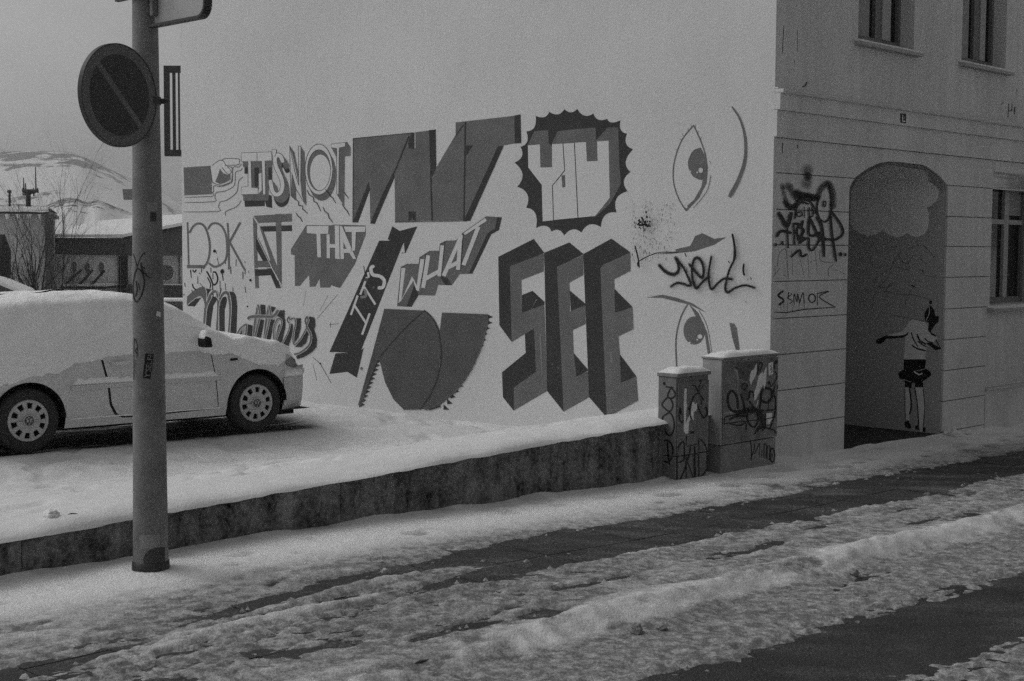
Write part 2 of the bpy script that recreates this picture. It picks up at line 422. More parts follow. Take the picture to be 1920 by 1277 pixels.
def lot_attr(u,w):
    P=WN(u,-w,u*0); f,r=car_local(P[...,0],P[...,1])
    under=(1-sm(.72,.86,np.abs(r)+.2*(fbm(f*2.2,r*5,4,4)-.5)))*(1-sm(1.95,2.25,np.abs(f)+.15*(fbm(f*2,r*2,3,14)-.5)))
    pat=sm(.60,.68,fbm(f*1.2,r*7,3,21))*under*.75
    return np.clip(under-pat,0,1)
Wg=np.concatenate([np.linspace(-.02,.2,12),np.arange(.225,3,.035),np.arange(3,9,.05),np.arange(9,24,.4)])
Ug=np.concatenate([np.arange(-12,-2.5,.25),np.arange(-2.5,7.28,.035)])
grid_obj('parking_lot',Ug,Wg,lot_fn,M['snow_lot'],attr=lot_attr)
def outer_lot(x,y): return np.stack([x,y,.14+.1*(fbm(x*.1,y*.1,3,2)-.5)],-1)
grid_obj('snow_field',np.linspace(-60,14,40),np.linspace(20.5,120,50),outer_lot,M['snow_clean'])
# pavement base with slabs, road base
def pave_fn(u,v): return WN(u,v,pav(u)-.087+0*v)
grid_obj('pavement',np.linspace(-9,26,71),np.array([-.02,1.5,3.06]),pave_fn,M['groove'])
pv=bpy.data.objects['pavement']
sme=None; k=0
SL=.5
for i in range(50):
    for j in range(3):
        u0=-5+i*SL; v0=1.02+j*.68
        b=MB(); g=.005; dz=random.uniform(-.003,.003); a,c=u0+g,u0+SL-g; vv0,vv1=v0+g,v0+.68-g
        z0,z1=pav(a)+dz-.042,pav(c)+dz-.042
        b.hexa([W(a,vv0,z0-.04),W(c,vv0,z1-.04),W(c,vv1,z1-.04),W(a,vv1,z0-.04),W(a,vv0,z0),W(c,vv0,z1),W(c,vv1,z1),W(a,vv1,z0)])
        b.build('paving_slab',M['slab'],pv)
def road_fn(u,v): return WN(u,v,pav(u)-.10+.0*v+.006*(fbm(u*1.5,v*1.5,3,1)-.5))
grid_obj('road',np.linspace(-9,26,120),np.linspace(3.0,16,60),road_fn,M['asphalt'])
# snow over the street
def prof(u,v):
    uw=u+0*v
    e=.26*(fbm(u*.7,v*.3,4,40)-.5)+.22*(fbm(u*2.6,v*4,5,41)-.5)+.10*(fbm(u*9,v*16,3,42)-.5)     # ragged edges
    vv=v+e
    near=1-sm(1.08,1.32,vv-.36*sm(2.2,-1.5,uw))
    mid=sm(1.92,2.12,vv)*(1-sm(4.0,4.3,vv+.04))
    far_=sm(4.75,5.25,vv)
    left=sm(2.4,.2,uw+.8*(fbm(u*.8,v*2,3,77)-.5))*sm(1.35,1.6,v)*(1-sm(2.5,2.9,v))
    return near,mid,far_,left
def thick(u,v):
    near,mid,far_,left=prof(u,v)
    n1_=fbm(u*1.8,v*4.,5,50); n2=fbm(u*7,v*11,4,51); n3=fbm(u*20,v*28,3,52)
    fz=sm(.4,1.0,v)
    h=-.034
    h=h+near*(.075-.028*fz)+mid*.050+far_*.046
    # trodden, streaky snow that lets the slabs through on the left
    st_=fbm(u*1.1+v*.6,v*7.5,5,77)
    h=h+left*(.046+.16*(.5-st_)-.010*sm(1.9,2.5,v))*(1-near)*(1-mid)
    rough=.30*near*fz+.8*mid+.8*far_+.8*left+.12
    fl_=1-.45*sm(2.,2.3,v)
    h=h+rough*fl_*(.036*(n1_-.5)+.032*(n2-.5)+.030*(n3-.5))
    # soft foot marks
    fp=fbm(u*3.1,v*5.2,2,95); h=h-.014*sm(.64,.76,fp)*np.clip(near*sm(.25,.6,v)+mid,0,1)
    # ploughed ridge along the kerb
    rd=np.exp(-((v-3.12-.22*(fbm(u*.8,u*0,3,60)-.5))/.15)**2)
    h=h+rd*(.002+.055*fbm(u*2.2,v*3,4,61)*sm(-.8,1.2,u)+.060*(fbm(u*9,v*9,4,62)-.4))
    h=h+.035*np.exp(-v/.10)*(-.4+2.2*fbm(u*1.6,v*0,4,70))*(v<1)
    # patchy thin places beyond the bare strip
    h=h-(.045-.03*sm(.5,2.5,u))*sm(.62,.74,fbm(u*1.3,v*5.5,4,80))*(1-sm(2.8,3.1,v))*sm(2.2,2.5,v)
    # slush thinning out towards the wheel track
    h=h+.060*(fbm(u*11,v*20,4,66)-.5)*sm(3.7,4.1,v)*(1-.75*sm(4.3,4.4,v)*(1-sm(4.6,4.9,v)))*(1-sm(5.6,6.,v))
    h=h+.036*sm(.735,.78,fbm(u*17,v*26,3,67))*(h<-.01)*(1-.8*sm(4,4.2,v))
    pu,pvv=POLEUV
    r=np.sqrt((u-pu)**2+(v-pvv)**2); h=h+.035*np.exp(-(r/.28)**2)-.025*np.exp(-(r/.14)**2)
    return h
POLE=on_z(283,1068,-.07); POLE.z=0; POLEUV=((POLE-P0).dot(D),(POLE-P0).dot(N))
def snow_fn(u,v):
    base=pav(u)-.055*sm(3.0,3.25,v)
    z=base-.042+thick(u,v)
    # front of the cabinets and facade: snow stays outside
    return WN(u,v,z)
def snow_dirt(u,v):
    h=thick(u,v); near,mid,far_,left=prof(u,v)
    d=.62*(1-sm(-.002,.040,h))
    d=d+.12*sm(1.9,2.2,v)+.34*sm(3.2,3.5,v+.25*(fbm(u*2,v*2,3,90)-.5))+.26*sm(.5,1.3,v)*(1-.4*sm(2.8,3.1,v)*(1-sm(3.2,3.4,v)))+.12*left
    d=d+.30*sm(3.7,4.25,v)+.22*sm(.60,.74,fbm(u*3.1,v*5.2,2,95))
    d=d+.25*(sm(.55,.7,fbm(u*1.6,v*5,4,91)))*sm(.5,1.2,v)
    return np.clip(d,0,.85)
Us=np.concatenate([np.arange(-4.2,4,.020),np.arange(4,10,.034),np.arange(10,26,.12)])
Vs=np.concatenate([np.arange(0.0,5.8,.021),np.arange(5.8,12,.2)])
grid_obj('snow_cover',Us,Vs,snow_fn,M['snow'],attr=snow_dirt)

# hill and mountain
def ridge(name,dist,prof_px,seed,depth,base,matr,noisez):
    px=np.linspace(-700,1000,170); pr=np.interp(px,[p[0] for p in prof_px],[p[1] for p in prof_px])
    T=np.linspace(0,1,46)
    pp,tt=np.meshgrid(px,T,indexing='ij'); yy=np.interp(pp[:,0],px,pr)[:,None]
    ztop=CZ+(458-yy)/FOC*dist
    r=dist*(1-depth*(1-tt)); x=(pp-CX)/FOC*r; y=r
    z=base+(ztop-base)*(sm(0,1,tt)*.55+tt*.45)
    z=z+noisez*(fbm(x*.012*400/dist,y*.012*400/dist,5,seed)-.5)*np.minimum(1,tt*3)*(1-.88*tt)
    # ribs of rock run down the slope
    z=z+noisez*.5*(fbm(x*.06*400/dist,y*.01*400/dist,4,seed+5)-.5)*tt
    XYZ=np.stack([x,y,z],-1); back=XYZ[:,-1:,:].copy(); back[...,1]+=dist*.25; back[...,2]-=dist*.02
    XYZ=np.concatenate([XYZ,back],1); return grid_obj(name,np.arange(XYZ.shape[0]),np.arange(XYZ.shape[1]),lambda a,b:XYZ,matr)
def hill_mat(name,z0,z1,sc,rock,amt,thr):
    m=bpy.data.materials.new(name); m.use_nodes=True; t=m.node_tree; n=t.nodes; L=t.links; b=n['Principled BSDF']; b.inputs['Roughness'].default_value=.9
    tc=n.new('ShaderNodeTexCoord'); sp=n.new('ShaderNodeSeparateXYZ'); L.new(tc.outputs['Object'],sp.inputs[0])
    mr=n.new('ShaderNodeMapRange'); mr.inputs[1].default_value=z0; mr.inputs[2].default_value=z1; L.new(sp.outputs[2],mr.inputs[0])
    mp=n.new('ShaderNodeMapping'); mp.inputs['Scale'].default_value=(1,.4,1.6); L.new(tc.outputs['Object'],mp.inputs[0])
    q=n.new('ShaderNodeTexNoise'); q.inputs['Scale'].default_value=sc; q.inputs['Detail'].default_value=7; q.inputs['Roughness'].default_value=.65; L.new(mp.outputs[0],q.inputs['Vector'])
    q2=n.new('ShaderNodeTexNoise'); q2.inputs['Scale'].default_value=sc*.17; q2.inputs['Detail'].default_value=3; L.new(tc.outputs['Object'],q2.inputs['Vector'])
    def mth(op,a,b_,clamp=False):
        z=n.new('ShaderNodeMath'); z.operation=op; z.use_clamp=clamp
        for i,x in enumerate((a,b_)):
            if isinstance(x,(int,float)): z.inputs[i].default_value=x
            else: L.new(x,z.inputs[i])
        return z.outputs[0]
    s=mth('ADD',mth('ADD',mth('MULTIPLY',mth('SUBTRACT',q.outputs['Fac'],.5),2.4),.45),mth('MULTIPLY',mr.outputs[0],amt)); s=mth('ADD',s,mth('MULTIPLY',mth('SUBTRACT',q2.outputs['Fac'],.5),.5))
    s=mth('MULTIPLY',mth('SUBTRACT',s,thr),7.,True)
    v=mth('ADD',mth('MULTIPLY',mth('SUBTRACT',1.,s),.66),mth('MULTIPLY',s,rock))
    c=n.new('ShaderNodeCombineColor')
    for i in range(3): L.new(v,c.inputs[i])
    L.new(c.outputs[0],b.inputs['Base Color']); return m
ridge('mountain',1100,[(-700,300),(-300,292),(0,289),(60,287),(110,289),(142,291),(158,297),(172,306),(186,316),(215,330),(250,352),(280,378),(300,396),(330,407),(345,410),(1000,420)],3,.42,-2,
      hill_mat('mountain_snow_rock',42,66,.05,.10,.46,.66),9)
ridge('hill',430,[(-700,396),(-200,392),(0,388),(40,386),(80,390),(108,379),(125,374),(142,373),(156,381),(168,383),(178,376),(190,377),(206,386),(222,397),(240,406),(300,404),(320,408),(345,406),(1000,412)],12,.6,-2,
      hill_mat('hill_snow_scrub',8.,13.5,.35,.06,.50,.78),2.4)

# ================================================================== CORNER BUILDING
bld=thing('corner_building',CORNER+Z*-.2,'rendered corner house with a lettered mural gable and an arched passage in its front','building')
TOP=6.6
# --- mural wall
MWL=(on_plane(340.3,300,CORNER,MN)-CORNER).dot(MD)
def mfn(s,z,d): return MW(s,z,-d)
mw=MB().prism(mfn,[(0,-.7),(MWL,-.7),(MWL,TOP),(0,TOP)],[],0,.3).build('mural_wall',M['mural'],bld)
MB().box(CORNER+MD*MWL-MN*.3,-MN,MD,Z,(0,-.3,-.7),(9,0,TOP)).build('rear_wall',M['mural'],bld)
# --- facade
G=[facade_px(1446,y)[1] for y in (205,256,323,392,459,528,598)]
G+= [G[-1]-.39*i for i in range(1,5)]
zb=-1.0; ARC=[(1592.7,353),(1594.5,347),(1604.6,332),(1616.5,323),(1627,315.7),(1639,309.8),(1649,305.6),(1667,302.8),(1694,304.5),(1710,306.8),(1731,309),(1740,313.5),(1753.5,323),(1764,332),(1773,342.5),(1778,354.4)]
A_=[facade_px(*p) for p in ARC]; UL,UR=A_[0][0],A_[-1][0]; A_[-1]=(UR,A_[-1][1])
# smoothed arch
def ztop_arch(u): return float(np.interp(u,[a[0] for a in A_],[a[1] for a in A_]))
arch=[(UL,zb)]+A_+[(UR,zb)]
UEND=20.
win=[]   # openings (u0,u1,z0,z1)
w1u0=facade_px(1609,55)[0]; w1u1=facade_px(1714,60)[0]; w1z=facade_px(1609,72)[1]
w2u0=facade_px(1803,100)[0]; w2u1=facade_px(1886,100)[0]; w2z=w1z
w3u0=facade_px(1862,330)[0]; w3u1=w3u0+1.25; w3z1=facade_px(1864,322)[1]; w3z0=facade_px(1858,572)[1]
w1=(w1u0,w1u1,w1z,w1z+1.7); w2=(w2u0,w2u1,w2z,w2z+1.7); w3=(w3u0,w3u1,w3z0,w3z1)
w4=(w2u1+1.0,w2u1+2.2,w1z,w1z+1.7)
def rect(w): return [(w[0],w[2]),(w[1],w[2]),(w[1],w[3]),(w[0],w[3])]
def ffn(u,z,d): return W(u,-d,z)
zs=facade_px(1446,165)[1]
fac=MB()
fac.prism(ffn,[(U0+.02,zb-.0),(UL,zb)]+A_+[(UR,zb),(UEND,zb),(UEND,zs),(U0+.02,zs)],[rect(w3)],.03,.33)
fwall=fac.build('street_wall',M['groove'],bld)
up=MB().prism(ffn,[(U0+.02,zs),(UEND,zs),(UEND,TOP),(U0+.02,TOP)],[rect(w1),rect(w2),rect(w4)],.0,.33)
upw=up.build('upper_wall',M['facade_up'],bld)
# --- render courses (blocks between recessed joints)
g=.006
def course(z0,z1,u0,u1,d=.0,name='render_course',m='facade'):
    o=MB().prism(ffn,[(u0,z0+g),(u1,z0+g),(u1,z1-g),(u0,z1-g)],[],d,.03).build(name,M[m],fwall); return bevel(o,.006,2)
def u_on_arch(z,left):
    pts=A_[:8] if left else A_[7:][::-1]
    zz=[p[1] for p in pts]; return float(np.interp(z,zz,[p[0] for p in pts]))
levels=G[2:]+[zb+.2]
WE=w3u0-.06        # the apron panel starts a little left of the window
for i in range(len(levels)-1):
    z1,z0=levels[i],levels[i+1]
    # left piece
    if z1<A_[0][1]: lp=[(U0+.0,z0+g),(UL,z0+g),(UL,z1-g),(U0,z1-g)]; rp0=[(UR,z0+g),(UR,z1-g)]
    else:
        k=8; zz=[z0+g+(z1-z0-2*g)*t/k for t in range(k+1)]
        lp=[(U0,z0+g)]+[(u_on_arch(z,True) if z>A_[0][1] else UL,z) for z in zz]+[(U0,z1-g)]
        rp0=[(u_on_arch(z,False) if z>A_[-1][1] else UR,z) for z in zz]
    bevel(MB().prism(ffn,lp,[],0,.03).build('render_course',M['facade'],fwall),.006,2)
    edge=w3u0 if z1>w3z0+.03 else WE
    if z0<w3z1<z1+.001: edge=w3u0
    rp=rp0+[(edge,z1-g),(edge,z0+g)]
    bevel(MB().prism(ffn,rp,[],0,.03).build('render_course',M['facade'],fwall),.006,2)
    if z1>w3z0+.03: bevel(MB().prism(ffn,[(w3u1,z0+g),(UEND,z0+g),(UEND,z1-g),(w3u1,z1-g)],[],0,.03).build('render_course',M['facade'],fwall),.006,2)
# big course above the arch (between second and third joints)
z1,z0=G[1],G[2]
ap=[(U0,z0+g)]+[(u_on_arch(z0+g,True),z0+g)]+[a for a in A_ if a[1]>z0+g]+[(u_on_arch(z0+g,False),z0+g),(UEND,z0+g),(UEND,z1-g),(U0,z1-g)]
bevel(MB().prism(ffn,ap,[],0,.03).build('render_course',M['facade'],fwall),.006,2)
# piece between window head and joint
# string course: two stepped fasciae and a moulding
def band(name,z0,z1,d,m='facade',uu=U0-.0):
    o=MB().prism(lambda u,z,dd:W(u,-dd,z),[(uu,z0),(UEND,z0),(UEND,z1),(uu,z1)],[],-d,.03).build(name,M[m],fwall); return bevel(o,.008,2)
band('lower_fascia',G[1]-.0,G[0]-.002,.035); band('upper_fascia',G[0],facade_px(1446,174)[1],.07)
band('cornice_moulding',facade_px(1446,174)[1],facade_px(1446,166)[1],.105); band('cornice_fillet',facade_px(1446,166)[1],facade_px(1446,162)[1],.04)
MB().box(W(0,0,0),D,N,Z,(U0+.05,.106,facade_px(1446,174)[1]+.003),(UEND,.109,facade_px(1446,174)[1]+.030)).build('pale_line',M['tin'],fwall)  # thin pale strip along the front face of the moulding
MB().box(W(0,0,0),D,N,Z,(U0+.04,.041,facade_px(1446,162)[1]-.024),(UEND,.046,facade_px(1446,162)[1]-.003)).build('pale_line',M['tin'],fwall)  # second pale strip, on the face of the fillet
# apron under the street window
zl=facade_px(1851,727)[1]
bevel(MB().prism(ffn,[(WE+.02,zl),(w3u1+.1,zl),(w3u1+.1,w3z0-.05),(WE+.02,w3z0-.05)],[],.012,.03).build('apron_panel',M['facade'],fwall),.006)
bevel(MB().prism(ffn,[(WE+.02,zl-.035),(w3u1+.14,zl-.035),(w3u1+.14,zl-.003),(WE+.02,zl-.003)],[],-.03,.03).build('apron_ledge',M['tin'],fwall),.006)
bevel(MB().prism(ffn,[(WE+.02,zb),(w3u1+.14,zb),(w3u1+.14,zl-.04),(WE+.02,zl-.04)],[],.0,.03).build('plinth_panel',M['facade'],fwall),.006)
MB().prism(ffn,[(w3u0,w3z1+.004),(w3u1,w3z1+.004),(w3u1,levels[0]-g),(w3u0,levels[0]-g)],[],0,.03).build('lintel',M['facade'],fwall)
# roof slab and far walls closing the house
C2=W(UEND,0,0); C3=CORNER+MD*MWL-MN*9
MB().prism(lambda a,b,d:Vector((a,b,TOP-d)),[(CORNER.x,CORNER.y),(C2.x,C2.y),(C2.x-6,C2.y+8),(C3.x,C3.y),((CORNER+MD*MWL).x,(CORNER+MD*MWL).y)],[],-.25,.0).build('roof',M['metal_d'],bld)
# --- passage behind the arch
PD=2.3
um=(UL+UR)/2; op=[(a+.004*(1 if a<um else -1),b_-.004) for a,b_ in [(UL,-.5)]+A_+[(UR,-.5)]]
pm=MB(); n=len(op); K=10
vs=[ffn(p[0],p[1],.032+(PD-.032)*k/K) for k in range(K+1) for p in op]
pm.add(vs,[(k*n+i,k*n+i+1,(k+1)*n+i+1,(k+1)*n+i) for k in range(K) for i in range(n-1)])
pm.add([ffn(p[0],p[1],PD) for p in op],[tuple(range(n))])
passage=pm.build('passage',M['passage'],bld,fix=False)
fl=MB(); fl.box(W(0,0,0),D,N,Z,(UL-.3,-PD,-.6),(UR+.0,.0,pav(10)+.0)); floor=fl.build('passage_floor',M['soil'],bld)
# --- windows
def window(w,dep,name='window',parts=(),sill=True,sillz=0,glass='glass'):
    u0,u1,z0,z1=w; fr=MB(); t=.05
    B=lambda b,a,c,z_a,z_b,d0,d1:b.box(W(0,0,0),D,N,Z,(a,-d1,z_a),(c,-d0,z_b))
    for a,c,za,zb_ in((u0,u1,z0,z0+.09),(u0,u1,z1-.07,z1),(u0,u0+t,z0+.09,z1-.07),(u1-t,u1,z0+.09,z1-.07)): B(fr,a,c,za,zb_,dep-.03,dep+.05)
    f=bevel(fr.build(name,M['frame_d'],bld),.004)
    gl=MB(); B(gl,u0+t,u1-t,z0+.09,z1-.07,dep+.02,dep+.03); gl.build('pane',M[glass],f)
    for (a,c,za,zb_,m,nm,d0) in parts:
        b=MB(); B(b,a,c,za,zb_,dep-d0,dep+.018); bevel(b.build(nm,M[m],f),.003)
    if sill:
        s=MB(); s.hexa([W(u0-.07,.10,z0-.085+sillz),W(u1+.07,.10,z0-.085+sillz),W(u1+.07,-dep,z0-.085+sillz),W(u0-.07,-dep,z0-.085+sillz),
                        W(u0-.07,.10,z0-.045+sillz),W(u1+.07,.10,z0-.045+sillz),W(u1+.07,-dep,z0-.002+sillz),W(u0-.07,-dep,z0-.002+sillz)])
        # keep the sill outside the wall thickness
        sl_=bevel(s.build('sill',M['frame'],f),.006)
        q=MB(); nn=14
        for i in range(nn):
            a=u0-.06+(u1-u0+.12)*i/nn; c=u0-.06+(u1-u0+.12)*(i+1)/nn
            ha=.014+.012*n1(i*.9,5); hb=.014+.012*n1((i+1)*.9,5)
            q.hexa([W(a,.096,z0-.046),W(c,.096,z0-.046),W(c,-dep+.04,z0-.012),W(a,-dep+.04,z0-.012),W(a,.088,z0-.043+ha),W(c,.088,z0-.043+hb),W(c,-dep+.04,z0-.002+hb),W(a,-dep+.04,z0-.002+ha)])
        q.build('sill_snow',M['snow_clean'],f,smooth=True)
    return f
def fu(px,py,v): return facade_px(px,py,v)[0]
for (w_,xs,py) in ((w1,(1609,1630,1637,1648,1664,1685),40),(w2,(1803,1816,1822,1832,1842,1861),60)):
    d=.21; X=[fu(x,py,-d) for x in xs]; z0,z1=w_[2]+.09,w_[3]-.07
    window(w_,d,parts=[(X[0]-.1 if X[0]-.1>w_[0] else w_[0]+.05,X[1],z0,z1,'pane_panel','pale_panel',-.0),(X[2],X[3],z0,z1,'frame_d','mullion',.03),(X[3]+.003,X[4],z0,z1,'frame','casement_frame',.045)])  # first part: pale upright panel set before the left of the glass
window(w4,.21)
d=.16; z0,z1=w3[2]+.09,w3[3]-.07
X=[fu(x,500,-d) for x in (1877,1885,1911,1919)]; zt0=facade_px(1880,421,-d)[1]; zt1=facade_px(1880,412,-d)[1]
window(w3,d,parts=[(X[0],X[1],z0,z1,'frame','mullion',.03),(X[2],X[3],z0,z1,'frame_d','mullion',.025),(w3[0]+.05,X[0]-.003,zt0,zt1,'frame','transom',.03),(X[1]+.003,X[2]-.003,zt0,zt1,'frame','transom',.03),
   (X[1]+.003,X[2]-.003,zt1+.06,z1-.03,'pane_panel','pale_panel',-.002)])  # pale panel set before the upper glass
# --- balcony railing on the rear side, past the left end of the mural
BY=19.75
def bx(px,py,y=BY):
    d_=ray(px,py); return CAM+d_*(y/d_.y)
rl=MB(); 
pa,pb=bx(306.5,124),bx(317,292); x0,x1,zt,zb_=pa.x,bx(380,124).x,bx(320,123).z,bx(320,293).z
X_=Vector((1,0,0));Y_=Vector((0,1,0)); OO=Vector((0,0,0))
rl.box(OO,X_,Y_,Z,(x0,BY,zt-.095),(x1,BY+.05,zt)); rl.box(OO,X_,Y_,Z,(x0,BY,zb_),(x1,BY+.05,zb_+.09)); rl.box(OO,X_,Y_,Z,(x0,BY,zb_+.09),(x0+.075,BY+.05,zt-.095))
rail=rl.build('balcony_railing',M['metal_d'],bld)
for a,b in ((323,328.5),(333.5,336.5),(342,346),(352,356)):
    MB().box(OO,X_,Y_,Z,(bx(a,200).x,BY+.01,zb_+.09),(bx(b,200).x,BY+.04,zt-.095)).build('baluster',M['metal_d'],rail)

# ------------------------------------------------------------------ the mural
ms=plane_surf(CORNER,MN)
A=(330,230,5.109);Bc=(330,380,3.04);Cc=(640,180,3.992);Dc=(600,380,3.114);Ec=(920,180,4.56);Gc=(900,430,3.45);Hc=(1160,180,2.456);Kc=(380,560,8.727);Lc=(330,400,7.98);Mc=(330,520,9.12);Jc=(1220,470,9.143)
def off(pts,dx,dy): return [(p[0]+dx,p[1]+dy) for p in pts]
p=Paint(ms,A)
p.poly('p_mid',[(72,430),(330,412),(342,560),(345,685),(80,697)])
p.poly('p_light',[(335,418),(410,365),(450,365),(475,345),(600,348),(606,395),(590,404),(520,415),(530,450),(528,550),(470,588),(400,600),(350,560)])
p.poly('p_mid',[(420,440),(455,485),(500,500),(522,495),(525,545),(470,578),(420,590),(375,565),(400,510)])
for q in ([(345,412),(410,365),(450,365),(478,405),(522,455),(525,482),(495,492),(440,430)],[(440,365),(470,345),(598,348),(606,380),(592,403),(470,410)],[(325,425),(345,550),(360,578),(440,600),(520,570),(535,540),(540,440),(500,420)]): p.line('p_dmid',q,6)
for q in ([(85,715),(345,705),(347,670),(360,660),(362,605),(435,612),(520,580),(540,555),(545,430),(600,425),(625,395)],[(85,765),(365,757),(372,720),(385,670),(470,655),(545,615),(565,570),(570,475),(615,460),(635,435)],[(75,855),(405,850),(407,810),(422,760),(480,745),(560,690),(590,640),(600,560),(640,520)],[(475,890),(478,850),(580,805),(625,745)]):
    p.line('p_dmid',q,6,3)
p.build('painted_hand',mw,'pointing hand in a dark sleeve with echo lines')
p=Paint(ms,A)
p.poly('p_dark',[(655,745),(885,745),(890,690),(918,700),(922,818),(865,805),(850,745),(850,800),(660,806)])
p.poly('p_mid',[(638,372),(690,372),(690,490),(655,490),(655,430),(640,420)]).poly('p_dark',[(660,425),(686,425),(686,488),(660,488)])
p.poly('p_mid',[(718,372),(822,372),(828,640),(785,640),(785,625),(725,620)]).poly('p_dark',[(750,430),(795,430),(795,600),(770,620),(752,600)]).poly('p_wall',[(792,490),(818,480),(820,650),(795,645)])
p.poly('p_mid',[(855,372),(922,365),(922,550),(890,555),(885,742),(858,742)]).poly('p_dark',[(885,430),(918,430),(918,545),(885,545)])
p.poly('p_mid',[(640,690),(785,688),(830,640),(860,690),(885,700),(885,747),(645,747)])
Sx=[(1022,372),(1002,325),(968,312),(947,350),(958,420),(1003,520),(1020,600),(1002,668),(958,690),(922,650),(903,560)]
p.line('p_dark',off(Sx,45,95),46).line('p_mid',off(Sx,40,52),52).line('p_mid',off(Sx,22,25),44)
face=[(625,290),(775,285),(775,368),(718,368),(725,622),(785,628),(785,685),(625,690),(625,618),(690,612),(690,372),(625,372)]
p.poly('p_light',face); p.line('p_dmid',face+[face[0]],5,curve=False)
face=[(777,285),(915,280),(918,362),(852,365),(858,685),(832,690),(820,368),(777,370)]
p.poly('p_light',face); p.line('p_dmid',face+[face[0]],5,curve=False)
p.line('p_dmid',Sx,46).line('p_light',Sx,36)
face=[(918,258),(962,258),(955,312),(925,338)]; p.poly('p_light',face); p.line('p_dmid',face+[face[0]],5,curve=False)
p.build('painted_word',mw,'word IT\'S with block serifs and stepped shading')
p=Paint(ms,A)
p.poly('p_mid',[(1088,218),(1135,285),(1172,470),(1175,580),(1115,310)]).poly('p_mid',[(1195,225),(1232,282),(1250,790),(1225,760),(1205,700),(1190,560)]).poly('p_mid',[(1108,490),(1150,650),(1152,750),(1100,705)])
for q in ([(1088,218),(1093,480),(1100,700)],[(1088,218),(1140,480),(1175,600)],[(1108,480),(1150,640),(1245,795)],[(1172,225),(1175,600)],[(1195,225),(1197,560)],[(1172,225),(1195,225)]): p.line('p_dmid',q,6,curve=False)
def ell(cx,cy,rx,ry,a0=0,a1=360,n=28,t=0):
    r=[];ct,st=math.cos(math.radians(t)),math.sin(math.radians(t))
    for i in range(n+1):
        a=math.radians(a0+(a1-a0)*i/n); x,y=rx*math.cos(a),ry*math.sin(a); r.append((cx+x*ct-y*st,cy+x*st+y*ct))
    return r
p.poly('p_mid',ell(1396,502,138,246)[:-1]).poly('p_light',ell(1368,448,132,243)[:-1]).poly('p_mid',ell(1368,452,112,196)[:-1]).poly('p_wall',ell(1382,478,98,172)[:-1])
p.line('p_dmid',ell(1368,448,132,243),6,2).line('p_dmid',ell(1370,456,110,196),5,2)
p.poly('p_mid',[(1488,240),(1520,215),(1638,185),(1672,240),(1670,318),(1615,322),(1610,800),(1540,690),(1536,330)])
face=[(1485,205),(1620,190),(1622,228),(1562,240),(1558,690),(1540,682),(1540,245),(1488,240)]; p.poly('p_light',face); p.line('p_dmid',face+[face[0]],5,curve=False)
for q in ([(1150,735),(1175,760),(1172,790),(1215,800),(1210,825),(1260,870)],[(1255,645),(1275,690),(1315,715),(1320,755),(1350,770),(1385,845)],[(1430,640),(1450,660),(1480,705),(1500,720),(1528,768)],[(1610,665),(1625,690),(1648,720)],[(1590,780),(1615,820),(1635,840),(1660,888)],[(1150,865),(1170,900),(1190,910),(1210,950)],[(1408,810),(1425,850),(1455,870),(1465,910),(1500,955)]): p.line('p_dark',q,9,curve=False)
p.build('painted_word',mw,'word NOT with a wide ring for O and small bolts below')
p=Paint(ms,Lc)
p.line('p_mid',[(172,135),(182,450),(190,800)],26,cap=False).line('p_mid',[(163,798),(420,798)],50,cap=False)
p.line('p_mid',[(203,290),(258,195),(340,152),(420,190),(478,320),(505,480),(495,640),(455,755),(405,805)],32).line('p_mid',[(480,235),(528,165),(600,148),(680,190),(738,300),(762,450),(760,600),(735,710),(650,780),(570,797),(492,748)],30)
p.line('p_mid',[(772,145),(790,500),(790,840)],28,cap=False).line('p_mid',[(962,135),(802,430)],34,cap=False).line('p_mid',[(802,430),(1030,850)],30,cap=False)
for a,b,w_ in (((215,850),(228,960),22),((325,950),(325,1050),18),((900,690),(895,780),16),((1000,880),(1000,980),22),((815,800),(820,900),22),((1035,850),(1030,905),20),((655,1010),(660,1130),16),((378,810),(380,880),18),((520,820),(520,880),18),((735,690),(738,750),20),((550,900),(550,980),16)): p.line('p_dmid',[a,b],w_)
p.build('painted_word',mw,'word LOOK in thin dripping lines')
p=Paint(ms,Lc)
for q,w_ in (([(460,870),(520,980),(560,1068),(608,1040),(622,960),(592,885),(558,880)],24),([(470,960),(515,1050),(508,1120)],18),([(690,880),(705,1000)],24),([(545,1070),(555,1260)],24),([(735,1050),(750,1200)],14),([(245,1060),(260,1110),(300,1145)],18),([(235,1150),(250,1190)],16),([(850,1110),(852,1160)],16),([(1030,1100),(1045,1182)],15),([(615,665),(638,768)],12),([(130,1045),(135,1092)],18),([(672,1130),(650,1240)],22),([(355,1045),(400,1100)],12),([(300,845),(275,880),(250,850)],18),([(215,850),(220,885)],22),([(350,895),(362,908)],16),([(430,800),(410,830)],18),([(1080,860),(1088,885)],10),([(1025,725),(1035,740)],12),([(120,1210),(112,1225)],14)): p.line('p_black',q,w_)
p.disc('p_black',(575,565),22).disc('p_black',(690,870),28,36).disc('p_black',(1112,1000),18)
p.line('p_black',[(595,575),(600,605)],10)
p.build('graffiti_scribble',mw,'black dripped squiggles under the word LOOK')
p=Paint(ms,Bc)
p.poly('p_mid',[(438,75),(462,118),(464,300),(474,486),(451,488),(445,330)]).poly('p_mid',[(442,75),(660,62),(662,108),(470,116)]).poly('p_dark',[(478,136),(660,128),(662,162),(486,165)])
p.poly('p_mid',[(567,64),(600,64),(603,482),(578,440)]).poly('p_mid',[(474,130),(500,165),(590,400),(604,485),(560,400)]).poly('p_dark',[(455,185),(470,205),(560,390),(598,487),(570,487),(538,410),(456,262)])
p.poly('p_mid',[(448,332),(540,332),(552,366),(450,368)]).poly('p_dark',[(450,382),(545,378),(562,412),(452,418)])
